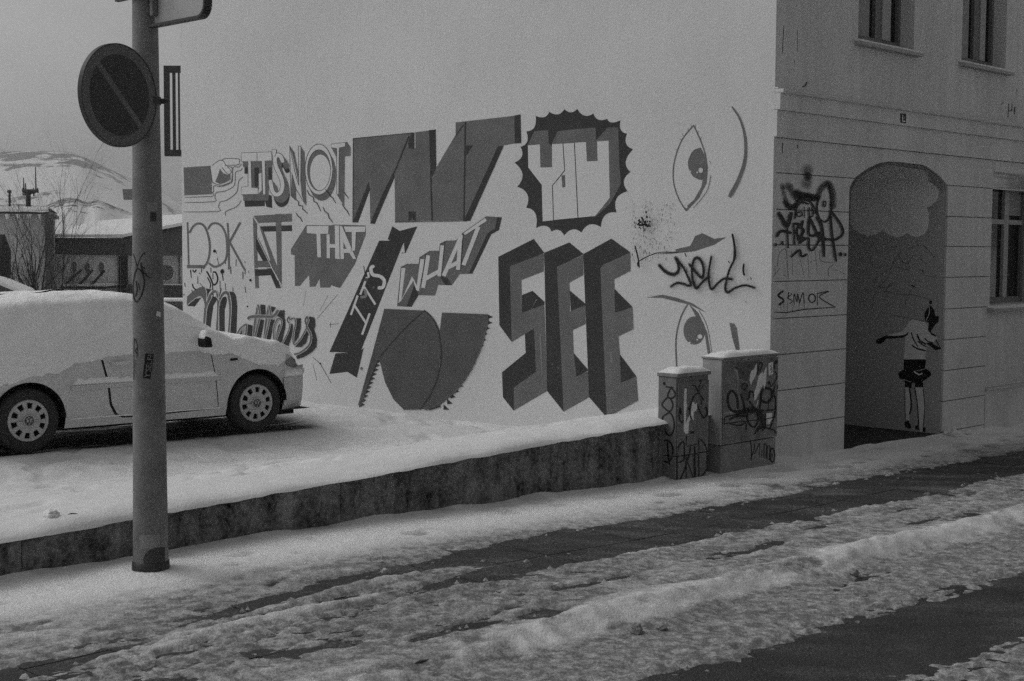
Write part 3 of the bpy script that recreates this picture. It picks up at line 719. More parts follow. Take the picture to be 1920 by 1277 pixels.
for q in ([(440,80),(470,128),(566,123)],[(600,121),(660,117)],[(462,200),(580,440)],[(452,375),(545,371),(605,478)]): p.line('p_wall',q,6,curve=False)
p.build('painted_word',mw,'word AT in crossing bars')
p=Paint(ms,Bc)
p.poly('p_mid',[(742,128),(875,130),(905,125),(1080,130),(1082,182),(1028,325),(1020,350),(935,486),(918,482),(885,470),(878,484),(822,484),(818,432),(795,478),(762,480),(758,412),(705,475),(678,475),(676,298),(655,295),(655,265)])
for f_ in ([(745,132),(870,132),(868,178),(824,178),(828,310),(804,312),(799,178),(745,175)],[(857,180),(876,180),(878,236),(905,236),(903,130),(930,130),(934,322),(905,320),(905,258),(878,257),(879,318),(858,316)],[(932,130),(948,135),(1028,322),(1008,322),(988,288),(958,287),(958,322),(936,322)],[(955,135),(1080,135),(1077,168),(1026,168),(1022,272),(1002,276),(1000,168),(966,168)]):
    p.poly('p_light',f_); p.line('p_dmid',f_+[f_[0]],2.5,curve=False)
p.poly('p_mid',[(954,225),(954,262),(972,264)])
p.build('painted_word',mw,'word THAT pale on a deep grey block')
p=Paint(ms,Mc)
for q in ([(510,190),(610,205),(560,270),(530,360)],[(195,490),(330,370),(440,345),(400,390),(320,500)],[(590,340),(680,330),(705,380),(640,480),(605,720),(585,930),(512,890),(520,620),(560,430)],[(790,340),(860,330),(872,400),(832,560),(832,960),(742,960),(745,500)],[(905,240),(990,250),(1030,330),(1048,500),(1030,990),(930,985),(945,600),(925,330)]): p.poly('p_dark',q)
p.poly('p_mid',[(190,330),(300,230),(440,162),(500,190),(530,330),(515,560),(492,890),(458,870),(480,560),(470,400),(430,345),(390,335),(300,395),(190,480)],3)
p.line('p_mid',[(515,520),(560,350),(610,270),(660,240),(705,270),(722,400)],44,cap=False).line('p_mid',[(722,390),(722,600),(695,955)],40,cap=False).line('p_mid',[(738,480),(765,330),(830,265),(885,275),(918,400),(925,600),(903,970)],44,cap=False)
for q in ([(195,475),(330,362),(420,330),(470,400),(490,520)],[(500,180),(525,270),(520,420)],[(503,895),(518,620),(550,470),(620,330)],[(525,410),(560,300),(625,225)],[(660,305),(705,350),(735,400)],[(690,222),(725,290),(735,400)],[(728,955),(735,500),(790,350),(845,312)],[(740,345),(800,245),(860,225),(910,262),(945,440),(945,600),(918,975)],[(860,330),(890,400),(905,600),(880,965)]): p.line('p_light',q,9)
p.crop(*Kc)
for q in ([(945,95),(1022,105),(1030,262),(945,265)],[(1120,125),(1200,145),(1130,238)],[(1265,190),(1342,190),(1335,320),(1352,340),(1350,480),(1290,728),(1200,698),(1290,450),(1290,330),(1220,280)],[(935,340),(1005,350),(950,645),(858,625)],[(1100,345),(1188,345),(1160,420),(1105,680),(1028,658)],[(740,420),(818,440),(805,622),(722,612)],[(590,605),(650,500),(655,610)],[(1190,645),(1240,430),(1262,410),(1270,470),(1210,665)],[(1530,320),(1607,320),(1600,490),(1560,640),(1495,725),(1520,480)],[(1430,420),(1470,410),(1475,560),(1400,780),(1318,738)],[(1745,290),(1830,310),(1842,440),(1820,500),(1867,650),(1860,790),(1780,880),(1650,960),(1540,990),(1530,940),(1700,850),(1780,720),(1770,560),(1700,450)],[(1690,500),(1732,570),(1690,720),(1620,790),(1508,790),(1600,690)]): p.poly('p_dark',q)
for q,w_ in (([(558,590),(620,485),(700,425),(718,450),(700,620)],28),([(662,480),(655,620)],14),([(905,100),(878,250),(850,420),(832,640)],34),([(905,100),(937,250),(915,380),(850,640)],28),([(1085,115),(1058,250),(1032,420),(1008,670)],34),([(1085,115),(1112,260),(1080,400),(1020,670)],28),([(735,335),(800,295),(1000,292),(1150,290),(1235,190)],46),([(1195,700),(1162,640),(1170,450),(1230,330),(1282,350),(1288,430),(1190,700)],24),([(1430,410),(1400,540),(1300,735)],20),([(1412,402),(1385,350),(1410,300),(1432,340),(1498,320),(1520,400),(1478,620),(1500,752),(1600,660),(1700,480)],24),([(1700,450),(1680,360),(1705,298),(1728,360),(1700,450),(1770,600),(1740,760),(1600,880),(1495,912)],30)): p.edged('p_mid',q,w_,11)
p.build('painted_word',mw,'word Matters in shaded looping script')
p=Paint(ms,Bc)
for q,w_ in (([(742,505),(725,590)],2),([(865,530),(820,615)],2.5),([(920,525),(805,660)],3),([(875,695),(925,690)],4),([(880,685),(880,710)],4),([(780,880),(823,920),(885,1030)],3.5),([(780,920),(802,1012)],2.5)): p.line('p_dmid',q,w_,curve=False)
p.disc('p_black',(822,917),5).disc('p_black',(407,592),5).disc('p_black',(424,441),5)
p.build('painted_rays',mw)
p=Paint(ms,Dc)
p.poly('p_dark',[(345,222),(492,222),(240,862),(228,877),(55,872)]).poly('p_dark',[(395,212),(422,138),(465,165),(568,138),(500,293),(475,296),(492,238),(412,225)]).poly('p_dark',[(90,880),(228,872),(255,848),(215,1022),(160,988),(55,1000)])
p.poly('p_wall',[(473,291),(490,245),(495,292)])
for q in ([(182,650),(218,548)],[(200,598),(268,702)],[(288,652),(248,765)],[(237,532),(272,440)],[(258,492),(320,590)],[(281,412),(284,432)],[(312,371),(297,385),(308,420),(350,430),(375,455),(368,492),(342,498)]): p.line('p_light',q,20)
p.line('p_midl',[(240,552),(268,545),(262,510)],16).disc('p_mid',(313,495),7).disc('p_dmid',(270,450),14,9)
p.line('p_black',[(255,372),(262,415)],6).disc('p_mid',(242,968),8)
p.build('painted_banner',mw,'dark slanting ribbon lettered IT\'S')
p=Paint(ms,Cc)
p.poly('p_mid',[(88,318),(535,275),(395,600),(250,957),(217,955),(212,700),(206,640),(125,947),(84,947)]).poly('p_mid',[(535,275),(660,257),(668,560),(682,934),(402,945),(398,560)]).poly('p_mid',[(925,190),(925,932),(680,936),(672,600),(855,290),(855,198)]).poly('p_mid',[(925,190),(1300,148),(1300,355),(1212,370),(940,935),(915,932)])
for q in ([(205,640),(214,702),(125,947),(84,947)],[(394,560),(398,612),(250,957),(217,955),(300,750)],[(655,257),(706,250),(711,540),(682,602),(667,560)],[(520,280),(545,276),(548,395),(505,395),(500,350)],[(503,865),(556,865),(556,934),(535,925),(530,900),(520,930),(503,937)],[(1295,146),(1341,138),(1346,352),(1298,355)],[(1170,378),(1216,372),(965,934),(915,936),(1060,620)],[(935,370),(985,370),(930,450)]): p.poly('p_dark',q)
for q,w_ in (([(928,190),(917,932)],11),([(668,560),(679,935)],11),([(915,215),(860,290)],6),([(505,300),(395,575)],9),([(88,318),(535,275)],4),([(402,945),(940,936)],4),([(88,318),(85,945)],4)): p.line('p_dark',q,w_,cap=False,curve=False)
p.line('p_light',[(552,268),(552,390)],8,curve=False)
p.build('painted_word',mw,'large grey interlocked word WHAT')
p=Paint(ms,Dc)
sh=[(472,375),(510,357),(575,357),(580,320),(640,282),(695,280),(700,240),(740,222),(795,220),(830,180),(970,80),(1062,85),(1045,160),(1000,185),(890,415),(815,418),(770,482),(690,480),(672,543),(575,540),(535,608),(452,605)]
p.poly('p_mid',sh).poly('p_dark',[(1035,84),(1062,86),(1045,160),(1000,185),(890,415),(868,415),(978,178),(1022,150)]).poly('p_dark',[(552,480),(575,540),(535,608),(505,607)]).poly('p_dark',[(700,430),(745,440),(770,482),(730,481)])
for q in ([(487,382),(466,580),(543,440),(572,515),(598,330)],[(632,308),(602,498)],[(715,250),(697,430)],[(615,445),(705,395)],[(828,188),(722,428)],[(818,215),(806,392)],[(750,378),(812,345)],[(840,180),(968,96)],[(925,140),(838,365)]): p.line('p_light',q,23,1,curve=False,cap=False)
for q in ([(473,378),(452,604)],[(618,305),(578,520)],[(728,225),(706,440)],[(836,182),(820,395)],[(473,378),(510,358)],[(582,320),(640,284)],[(700,240),(740,223)],[(830,180),(970,82)]): p.line('p_dark',q,4,1,curve=False)
p.build('painted_word',mw,'smaller rising word WHAT with grey depth')
p=Paint(ms,Dc)
for i in range(17):
    t=i/16; x=987-(987-735)*t**1.35; y=668+(1195-668)*t; nx,ny=.93-.3*t,.12+.45*t; L_=26+5*math.sin(i*1.7)
    p.poly('p_dark',[(x-14,y-17),(x+nx*L_,y+ny*L_-4),(x-14,y+15)])
for i in range(11):
    t=i/10; x=352-100*t; y=925+255*t; p.poly('p_dark',[(x-22,y-12),(x+10,y-2),(x-24,y+16)])
p.poly('p_dmid',[(375,620),(605,630),(500,722),(342,908),(300,1010),(240,1182),(222,1182),(300,900)]).poly('p_dmid',[(712,642),(978,652),(985,690),(950,830),(880,980),(790,1110),(690,1190),(620,1212),(590,1200),(680,1050),(710,900),(698,760)])
p.poly('p_dmid',[(605,632),(650,670),(690,750),(706,880),(685,1020),(625,1160),(580,1207),(490,1210),(430,1150),(380,1050),(352,940),(345,905),(480,750)])
for q,w_ in (([(610,630),(480,752),(345,905)],9),([(612,632),(660,680),(695,760),(709,900),(685,1030),(640,1130),(585,1208)],9),([(700,1190),(640,1208)],14)): p.line('p_dark',q,w_)
p.line('p_mid',[(978,700),(940,850),(865,1010),(770,1120),(650,1195)],4)
p.build('painted_shape',mw,'dark folded spiky-edged shape under the small WHAT')
p=Paint(ms,Ec)
cus=[(385,170),(500,135),(630,112),(740,110),(878,150),(995,195),(1110,208),(1165,322),(1217,455),(1195,650),(1170,815),(1075,995),(942,1120),(775,1168),(628,1192),(520,1158),(388,1128),(305,955),(228,775),(205,570),(255,435),(305,303)]
out=[]; cc=Vector((710,650))
for i in range(len(cus)):
    a=Vector(cus[i]);b=Vector(cus[(i+1)%len(cus)]); m_=(a+b)/2; q=(cc-m_).normalized(); L_=(b-a).length
    for j in range(8):
        t=j/8; out.append(tuple(a.lerp(b,t)+q*L_*.27*4*t*(1-t)))
p.poly('p_dark',out)
p.poly('p_mid',[(318,418),(375,300),(490,292),(497,405),(520,430),(525,400),(575,300),(895,268),(902,380),(1000,268),(1090,268),(1100,600),(1115,750),(1020,920),(900,1030),(750,1040),(700,700),(420,640),(415,415)])
for f_ in ([(318,422),(420,415),(425,612),(525,610),(525,412),(615,408),(632,635),(528,765),(537,1062),(445,1072),(437,760),(322,612)],[(622,408),(712,402),(745,1040),(540,1060),(530,770),(636,640)],[(720,400),(815,393),(822,560),(915,555),(910,388),(1008,383),(1018,870),(895,1025),(750,1040)]): p.poly('p_light',f_)
p.poly('p_mid',[(605,680),(636,675),(639,780),(612,782)])
for q in ([(618,408),(632,636),(528,767),(537,1065)],[(716,402),(746,1042)]): p.line('p_dark',q,7,1,curve=False,cap=False)
p.build('painted_word',mw,'word YOU in a dark scalloped burst')
p=Paint(ms,Gc)
for q in ([(118,178),(348,62),(416,152),(200,245),(207,732),(125,620)],[(272,425),(340,398),(418,470),(415,495),(272,542)],[(290,675),(352,640),(365,925),(222,1025),(218,1174),(148,1085),(142,925),(295,800)]): p.poly('p_dark',q)
p.poly('p_mid',[(193,240),(414,155),(412,272),(268,328),(272,540),(416,488),(422,650),(434,1046),(218,1173),(220,1022),(362,922),(350,640),(205,730)])
for q in ([(415,152),(578,85),(670,160),(497,245),(541,1180),(434,1046)],[(580,395),(682,482),(682,500),(588,532)],[(606,800),(702,912),(624,956)]): p.poly('p_dark',q)
p.poly('p_mid',[(497,242),(668,165),(668,295),(578,345),(582,530),(680,492),(682,612),(600,652),(606,800),(624,952),(702,918),(706,1086),(541,1180)])
for q in ([(668,160),(850,60),(972,148),(780,250),(820,1218),(705,1085)],[(870,385),(986,502),(874,542)],[(902,805),(1012,952),(911,994)]): p.poly('p_dark',q)
p.poly('p_mid',[(778,252),(800,228),(972,150),(973,270),(868,322),(874,540),(986,505),(993,645),(895,692),(905,812),(911,992),(1012,955),(1023,1108),(820,1218)])
p.line('p_midl',[(390,680),(402,950)],20,w1=8).line('p_midl',[(845,800),(850,860)],16).line('p_midl',[(365,455),(330,520)],8,w1=3).disc('p_midl',(467,873),4).disc('p_midl',(508,897),4).line('p_midl',[(540,560),(560,625)],6)
p.build('painted_word',mw,'tall block word SEE with dark sides')
p=Paint(ms,Hc)
for q in ([(345,135),(290,205),(257,300),(252,390),(275,470),(310,528)],[(345,135),(375,200),(400,275),(406,350)]): p.line('p_mid',q,6)
p.poly('p_mid',[(378,238),(345,250),(322,290),(320,325),(338,365),(368,384),(396,382),(402,330),(398,280)],3)
p.poly('p_mid',[(400,262),(411,330),(405,400),(370,470),(312,532),(300,518),(345,480),(380,420),(392,360)])
for a,b in (((335,150),(333,130)),((322,165),(318,148)),((300,188),(292,172)),((291,205),(282,196)),((352,150),(355,132)),((362,178),(368,160)),((375,200),(384,186)),((270,250),(260,244))): p.line('p_mid',[a,b],4,w1=2)
p.line('p_mid',[(418,300),(425,312)],3).line('p_mid',[(424,365),(405,440),(345,515)],3)
p.disc('p_light',(378,342),10,12).disc('p_light',(362,352),4).disc('p_light',(330,348),4).disc('p_light',(312,510),5,8)
p.line('p_mid',[(522,50),(560,110),(583,200),(580,300),(550,390),(512,460)],7,w1=20)
p.build('painted_eye',mw,'upper upright eye beside a long curved brow')
p=Paint(ms,Hc)
p.poly('p_mid',[(262,706),(330,690),(352,645),(385,632),(440,658),(497,650),(440,685),(350,715),(250,726),(168,728),(262,716)])
p.build('painted_lips',mw)
p=Paint(ms,Hc)
p.poly('p_mid',[(130,928),(200,915),(270,930),(340,955),(406,1000),(330,962),(270,948),(200,930)])
p.line('p_mid',[(320,955),(286,1020),(264,1120),(268,1262)],7).poly('p_mid',[(322,955),(368,1000),(408,1090),(426,1200),(412,1200),(395,1090),(350,1005)]).line('p_mid',[(370,988),(408,1062),(430,1190)],3)
p.poly('p_mid',ell(348,1080,50,65)[:-1]).disc('p_light',(374,1108),11,10).disc('p_light',(362,1122),4).disc('p_light',(327,1136),4)
p.poly('p_mid',[(510,1045),(532,1048),(544,1070),(558,1175),(541,1175),(522,1110)])
p.build('painted_eye',mw,'lower upright eye behind the cabinets')
p=Paint(ms,Hc); rr=random.Random(3)
for _ in range(230):
    x=rr.gauss(150,55); y=rr.uniform(485,760); 
    if not 20<x<275: continue
    if rr.random()<.35: x=rr.choice((65,110,145,240))+rr.gauss(0,5)
    h_=rr.uniform(2,14); p.line('p_black',[(x,y),(x+rr.uniform(-2,2),y+h_)],rr.uniform(1.4,4.5),w1=1)
for _ in range(60):
    x=rr.gauss(110,16);y=rr.gauss(585,14); p.disc('p_black',(x,y),rr.uniform(2,6),rr.uniform(2,7),7)
p.line('p_black',[(90,785),(95,760),(180,722),(280,720)],6,w1=3).line('p_black',[(75,690),(88,740),(95,790)],7)
p.build('torn_poster_residue',mw,'speckled black remains of a torn poster')
p=Paint(ms,Jc)
yl=[([(150,250),(230,340),(330,398),(420,402),(475,345),(480,260),(430,125)],38),([(430,125),(560,290),(650,480),(688,570),(660,605),(560,568),(450,555),(350,615)],32),([(665,235),(760,350),(875,465),(908,330),(862,170),(790,120),(732,180),(708,350),(730,540),(785,642),(880,545),(1000,440)],36),([(1040,105),(1000,330),(992,480),(1040,662),(1150,560),(1260,480),(1395,490)],34),([(1440,-60),(1445,120),(1350,330),(1290,560),(1282,670),(1330,715),(1450,640),(1620,595),(1780,635)],34)]
for q,w_ in yl: p.mist(q,w_*2.4,'spray_l',.22)
for q,w_ in yl: p.line('p_black',q,w_,6)
for q,w_ in (([(1595,230),(1588,340),(1605,420)],34),([(1715,465),(1722,495)],24),([(1335,185),(1348,210)],26),([(1632,875),(1636,890)],20),([(590,50),(610,100)],30),([(1440,10),(1430,150)],60),([(1400,-280),(1420,-190),(1440,-60)],38),([(620,300),(625,370)],20),([(655,470),(662,520)],40)): p.line('p_black',q,w_)
p.disc('p_black',(760,552),12).disc('p_black',(1665,490),8)
p.build('graffiti_tag',mw,'black sprayed tag between the two painted eyes')

# ------------------------------------------------------------------ graffiti on the street front
fs=plane_surf(W(0,0,0),N)
p=Paint(fs,(1440,310,4.406)); p.wk=1.3
for q,w_,m_ in (([(325,40),(320,150)],120,'spray_l'),([(330,90),(325,260)],90,'spray'),([(120,170),(150,300),(200,345),(250,320)],60,'spray_l'),([(170,170),(235,270),(300,290)],80,'spray_l'),([(240,230),(320,260),(400,270)],80,'spray'),([(410,270),(440,190),(500,150),(540,230),(540,340)],70,'spray_l'),([(500,170),(528,260),(525,340)],40,'spray'),([(140,300),(190,352),(250,310)],40,'spray')): p.mist(q,w_,m_,.2)
for q,w_ in (([(150,335),(190,355),(240,310),(285,280),(340,290),(380,345),(400,400)],12),([(225,440),(245,330),(300,310),(335,320)],11),([(528,220),(532,330),(510,430),(468,467),(422,430),(406,340),(430,250)],12),([(300,345),(303,430)],9),([(245,420),(240,395),(275,385),(285,410),(255,425)],9),([(340,350),(345,420),(375,410),(360,350)],9),
  ([(92,395),(125,450),(160,505),(195,395)],24),([(160,500),(168,680)],15),([(75,585),(105,545),(145,545),(190,558)],18),([(212,480),(222,650)],17),([(212,482),(258,490),(238,550),(272,640)],16),([(290,460),(278,510),(295,540),(275,590),(300,600)],18),([(345,430),(340,570),(402,565),(365,470),(345,440)],16),([(400,565),(430,600),(500,612),(565,612),(622,560),(598,480),(528,385)],15),([(520,370),(528,540),(565,790)],15),([(405,430),(450,520),(465,750)],17),([(425,560),(445,600),(470,610)],30),([(195,755),(262,700),(278,752),(322,735)],14),([(258,645),(335,600),(338,670),(370,702),(440,600)],13)): p.line('p_black',q,w_)
p.line('p_black',ell(468,318,12,22,n=14),9,2)
for c_,r_ in (((602,735),13),((640,738),10),((120,640),11),((65,656),10)): p.disc('p_black',c_,r_,r_*1.5)
p.build('graffiti_tag',fwall,'large black tag with sprayed horns left of the arch')
p=Paint(fs,(1440,310,4.406)); p.wk=1.3
for q in ([(80,850),(85,760),(110,705),(150,700),(160,820),(170,935)],[(195,700),(205,910)],[(265,770),(300,920)],[(330,740),(340,930)],[(345,800),(405,780)],[(390,700),(405,880)],[(430,700),(440,790),(550,800)],[(45,920),(100,850)],[(60,830),(60,900)],[(505,920),(500,860),(540,820)],[(560,860),(640,900)],[(130,900),(150,920)],[(70,935),(95,930)]): p.line('p_dark',q,2.6)
p.build('graffiti_scribble',fwall,'faint thin scribble below the large tag')
p=Paint(fs,(1440,310,4.406)); p.wk=1.3
for q,w_ in (([(125,1040),(85,1075),(130,1115),(92,1152)],13),([(160,1095),(200,1060),(172,1050),(165,1100),(205,1120),(180,1145)],8),([(215,1140),(217,1060),(240,1130),(245,1060),(262,1140)],6),([(262,1140),(290,1050),(300,1145)],6),([(408,1155),(408,1055)],7),([(408,1060),(505,1040),(425,1088),(555,1172)],6),([(55,1212),(150,1217),(300,1190),(555,1172)],7)): p.line('p_black',q,w_,curve=w_<7 or w_>10)
p.line('p_black',ell(365,1098,28,34,n=16),8,2)
for x in (105,130,160,200,218,258,300): p.line('p_dark',[(x,1130),(x+2,1130+rr.uniform(40,90))],2.5)
p.build('graffiti_tag',fwall,'thin dripping marker tag with underline left of the arch')
p=Paint(plane_surf(W(0,.0,0),N),(1420,0,3.84))
for q,w_ in (([(192,185),(187,260),(182,390)],5),([(290,213),(288,370)],4),([(265,430),(268,455)],5),([(355,590),(348,615),(325,625)],9),([(1770,735),(1755,755)],6),([(1812,750),(1805,840)],9),([(1815,800),(1830,790)],8),([(1835,750),(1832,800)],8),([(1855,775),(1850,820)],14),([(1868,645),(1872,660)],6),([(282,35),(284,45)],5)): p.line('p_dark',q,w_)
p.build('scratch_marks',upw)
p=Paint(fs,(1420,0,3.84))
for q,w_ in (([(182,1030),(180,1100)],9),([(290,1045),(291,1065)],10),([(230,900),(190,980)],4)): p.line('p_dark',q,w_)
p.build('scratch_marks',fwall)
pl=Paint(plane_surf(W(0,.073,0),N),(1420,0,3.84))
pl.poly('p_black',[(1030,815),(1072,820),(1071,888),(1030,883)]).poly('p_light',[(1044,826),(1050,827),(1050,878),(1044,877)]).poly('p_light',[(1050,868),(1064,870),(1064,879),(1050,877)]).poly('p_midl',[(1057,838),(1064,839),(1064,856),(1057,855)])
pl.build('house_number_plate',fwall,'small black number plate above the arch')
# --- painted cloud and stencil in the passage
hs=hit_surf([passage])
p=Paint(hs,(1560,280,6.72)); p.fine=True
cl=[(245,520),(300,400),(380,330),(470,270),(560,230),(640,215),(760,195),(860,215),(980,240),(1080,250),(1150,262),(1205,300),(1212,345),(1210,395),(1265,428),(1320,470),(1350,530),(1335,620),(1270,690),(1196,737),(1216,800),(1224,900),(1210,1000),(1160,1068),(1080,1106),(1000,1092),(945,1056),(880,1095),(800,1108),(705,1068),(650,1016),(560,1070),(450,1086),(340,1052),(270,1000),(236,940),(232,700)]
p.poly('p_cloud',cl)
p.build('painted_cloud',passage,'pale rounded cloud painted under the arch')
p=Paint(hs,(1640,540,4.5625)); p.fine=True
p.poly('p_shirt',[(275,330),(290,290),(330,265),(430,290),(465,350),(540,420),(500,470),(450,470),(438,540),(435,608),(250,608),(258,500),(268,400),(200,412),(100,412),(130,395),(230,375)])
p.fine=False
for q in ([(100,432),(105,408),(200,410),(262,398),(292,372),(285,402),(240,425),(150,434)],[(104,404),(60,425),(15,440),(12,470),(45,478),(70,470),(100,438)],[(480,150),(508,185),(520,240),(550,240),(546,290),(510,320),(500,345),(470,382),(455,360),(465,300),(430,280),(424,220),(445,180)],[(250,612),(440,612),(430,690),(325,712),(250,700)],[(200,730),(240,700),(330,712),(400,705),(440,690),(480,720),(486,745),(440,780),(410,800),(330,812),(220,778)],[(258,792),(320,800),(316,860),(290,850),(262,856)],[(345,805),(416,802),(416,850),(345,856)],[(255,1145),(290,1135),(318,1190),(300,1205),(262,1190)],[(345,1180),(370,1170),(385,1215),(350,1210)],[(412,1190),(436,1195),(436,1230),(412,1230)],[(440,470),(480,468),(540,500),(570,520),(520,532),(470,492)]): p.poly('p_black',q)
p.disc('p_black',(480,122),13,16)
for q in ([(262,850),(290,850),(306,960),(298,1130),(266,1130)],[(350,850),(412,850),(428,1000),(410,1230),(388,1230),(372,1000)]): p.poly('p_shirt',q)
for q,w_ in (([(316,380),(330,430),(370,500)],9),([(365,400),(390,450),(440,480)],14),([(322,492),(370,520),(435,535)],12),([(370,455),(420,490),(440,500)],10),([(430,430),(455,455),(500,470)],10),([(470,360),(490,390),(525,410)],14),([(525,440),(545,480),(568,520)],7),([(260,860),(262,1000),(266,1130)],5),([(300,860),(316,1000),(300,1080)],12),([(345,860),(368,1000),(378,1180)],8),([(414,860),(430,1010),(418,1190)],6),([(380,280),(440,285)],6),([(380,740),(400,720)],10),([(545,250),(510,325)],9),([(30,400),(70,410)],5)): p.line('p_black',q,w_)
p.line('p_shirt',[(470,160),(468,220),(440,285)],5).line('p_shirt',[(240,780),(310,802)],5).line('p_shirt',[(340,715),(380,740),(410,730)],12)
p.build('stencil_figure',passage,'stencilled dancer with outstretched arm in the passage')
p=Paint(hs,(1420,280,3.548))
for q in ([(765,1065),(785,950),(870,850),(900,760),(960,680)],[(800,910),(860,920),(900,900)],[(850,950),(880,900),(905,890)],[(930,690),(985,770),(1010,830)],[(960,740),(1000,760),(1040,700)],[(1080,720),(1130,760),(1190,700)],[(1090,800),(1110,830)],[(840,940),(950,965),(1050,970),(1150,1000)],[(980,1060),(1000,980),(1050,900)],[(1000,900),(1060,920)],[(1000,660),(1100,640),(1180,720)],[(950,1030),(950,1090)],[(1120,840),(1180,850)],[(870,800),(830,830)],[(930,780),(1010,800),(1000,740)],[(890,650),(960,640)]): p.line('p_dmid',q,2.6)
p.line('p_dark',[(1030,905),(1050,915)],8).line('p_dark',[(1100,800),(1105,815)],8).line('p_dark',[(1075,1140),(1110,1142)],4).line('p_dmid',[(905,1105),(1000,1120),(1075,1138)],2)
p.build('graffiti_scribble',passage,'thin scratched scribbles above the stencilled dancer')

# ================================================================== RETAINING WALL
rw=thing('retaining_wall',W(0,0,-.1),'low stained concrete wall holding up the snowy car park','wall')
UA=6.9; UC=-9
uj=UC
while uj<UA:
    ue=min(uj+2.62,UA); b=MB(); seg=14
    for i in range(seg):
        a=uj+(ue-.007-uj)*i/seg; c=uj+(ue-.007-uj)*(i+1)/seg
        b.hexa([W(a,0,-.7),W(c,0,-.7),W(c,-.22,-.7),W(a,-.22,-.7),W(a,0,wall_top(a)),W(c,0,wall_top(c)),W(c,-.22,wall_top(c)),W(a,-.22,wall_top(a))])
    b.build('concrete_panel',M['concrete'],rw); uj=ue
# ================================================================== CAR
yaw=math.atan2(CH.y,CH.x)
car=thing('parked_car',(CARC.x,CARC.y,CARZ),'light hatchback under a thick coat of snow in the car park','car',rz=yaw)
ZT=[(-2.06,.50),(-2.04,.72),(-1.99,.92),(-1.86,1.12),(-1.68,1.29),(-1.45,1.385),(-1.1,1.43),(-.6,1.45),(-.1,1.445),(.2,1.40),(.45,1.30),(.7,1.16),(.9,1.04),(1.0,.99),(1.3,.955),(1.6,.905),(1.82,.84),(1.96,.74),(2.05,.60),(2.09,.48)]
ZT=[(a if a<1.5 else 1.5+(a-1.5)*.82,b_) for a,b_ in ZT]
def zt_(x): return float(np.interp(x,[a[0] for a in ZT],[a[1] for a in ZT]))
def wd(x):
    a=max(0,abs(x)-1.15)/(.95 if x<0 else .85); return .868*(1-.30*a**2.6)
def cab(x): return float(sm(1.15,.55,np.array(x)))*float(sm(-2.1,-1.75,np.array(x))) if False else (1-min(1,max(0,(x-.15)/.85)))*min(1,max(0,(x+2.05)/.35))
def yprof(x,t):
    """t 0..1 from sill to crown: returns (y,z)"""
    zt=zt_(x); w_=wd(x); zb=min(.90,zt-.06); c=cab(x)
    P=[(w_-.055,.20),(w_-.012,.32),(w_,.50),(w_-.004,.68),(w_-.035,max(.72,zb-.05) if zb>.8 else zb-.02),(w_-.07,zb+.005)]
    wr=.60*c+(w_-.16)*(1-c)
    P+=[(wr+.06*(1),zb+(zt-zb)*.62),(wr-.02,zb+(zt-zb)*.88),(wr-.16,zb+(zt-zb)*.97),(wr*.4,zt-.002),(0,zt)]
    T=[0,.08,.18,.28,.38,.44,.66,.76,.84,.93,1.]
    y=np.interp(t,T,[p_[0] for p_ in P]); z=np.interp(t,T,[p_[1] for p_ in P]); return float(y),float(z)
AX=(-1.255,1.255); AR=.365; AZ=.31
def zlow(x):
    for a in AX:
        d=abs(x-a)
        if d<AR: return AZ+math.sqrt(AR*AR-d*d)*1.0
    return .20
xs=sorted(set([round(x,4) for x in np.linspace(-2.06,1.984,96)]+[a+AR*math.cos(t) for a in AX for t in np.linspace(.001,math.pi-.001,25)]+[a+s_*AR*1.001 for a in AX for s_ in(-1,1)]))
rows=30
def side_pt(x,k,off_=0.,zl=None):
    t=k/(rows-1); y,z=yprof(x,t); lo=zl if zl is not None else zlow(x)
    return y,z,lo
b=MB()
for sg in(-1,1):
    V_=[];
    for x in xs:
        lo=zlow(x); tl=0
        # find t where z=lo
        if lo>.2001:
            ts=np.linspace(0,.6,120); zz=[yprof(x,t)[1] for t in ts]; tl=float(np.interp(lo,zz,ts))
        for k in range(rows):
            t=tl+(1-tl)*k/(rows-1); y,z=yprof(x,t); V_.append((x,sg*y,z))
    n_=len(xs); b.add(V_,[(i*rows+k,(i+1)*rows+k,(i+1)*rows+k+1,i*rows+k+1) for i in range(n_-1) for k in range(rows-1)])
    # wheel arch tunnels
    for a in AX:
        m_=18; vv=[]
        for j in range(m_+1):
            th=math.pi*j/m_; x=a+AR*math.cos(th); z=AZ+AR*math.sin(th)
            for yy in (wd(a)-.004,wd(a)-.42): vv.append((x,sg*yy,z))
        b.add(vv,[(2*j,2*j+1,2*j+3,2*j+2) for j in range(m_)],1)
        b.add([(a+AR*math.cos(math.pi*j/m_),sg*(wd(a)-.42),AZ+AR*math.sin(math.pi*j/m_)) for j in range(m_+1)]+[(a-AR,sg*(wd(a)-.42),.18),(a+AR,sg*(wd(a)-.42),.18)],[tuple(range(m_+3))],1)
for x in (-2.06,1.984):
    ring=[yprof(x,k/(rows-1)) for k in range(rows)]
    b.add([(x,y,z) for y,z in ring]+[(x,-y,z) for y,z in ring[::-1]],[tuple(range(2*rows))])
for a,c in ((-2.05,-1.255-AR),(-1.255+AR,1.255-AR),(1.255+AR,1.97)): b.add([(a,-.8,.2),(c,-.8,.2),(c,.8,.2),(a,.8,.2)],[(0,1,2,3)],1)
for a in AX: b.add([(a-AR,-.44,.22),(a+AR,-.44,.22),(a+AR,.44,.22),(a-AR,.44,.22)],[(0,1,2,3)],1)
body=b.build('body',[M['carpaint'],M['void']],car,smooth=True,local=True)
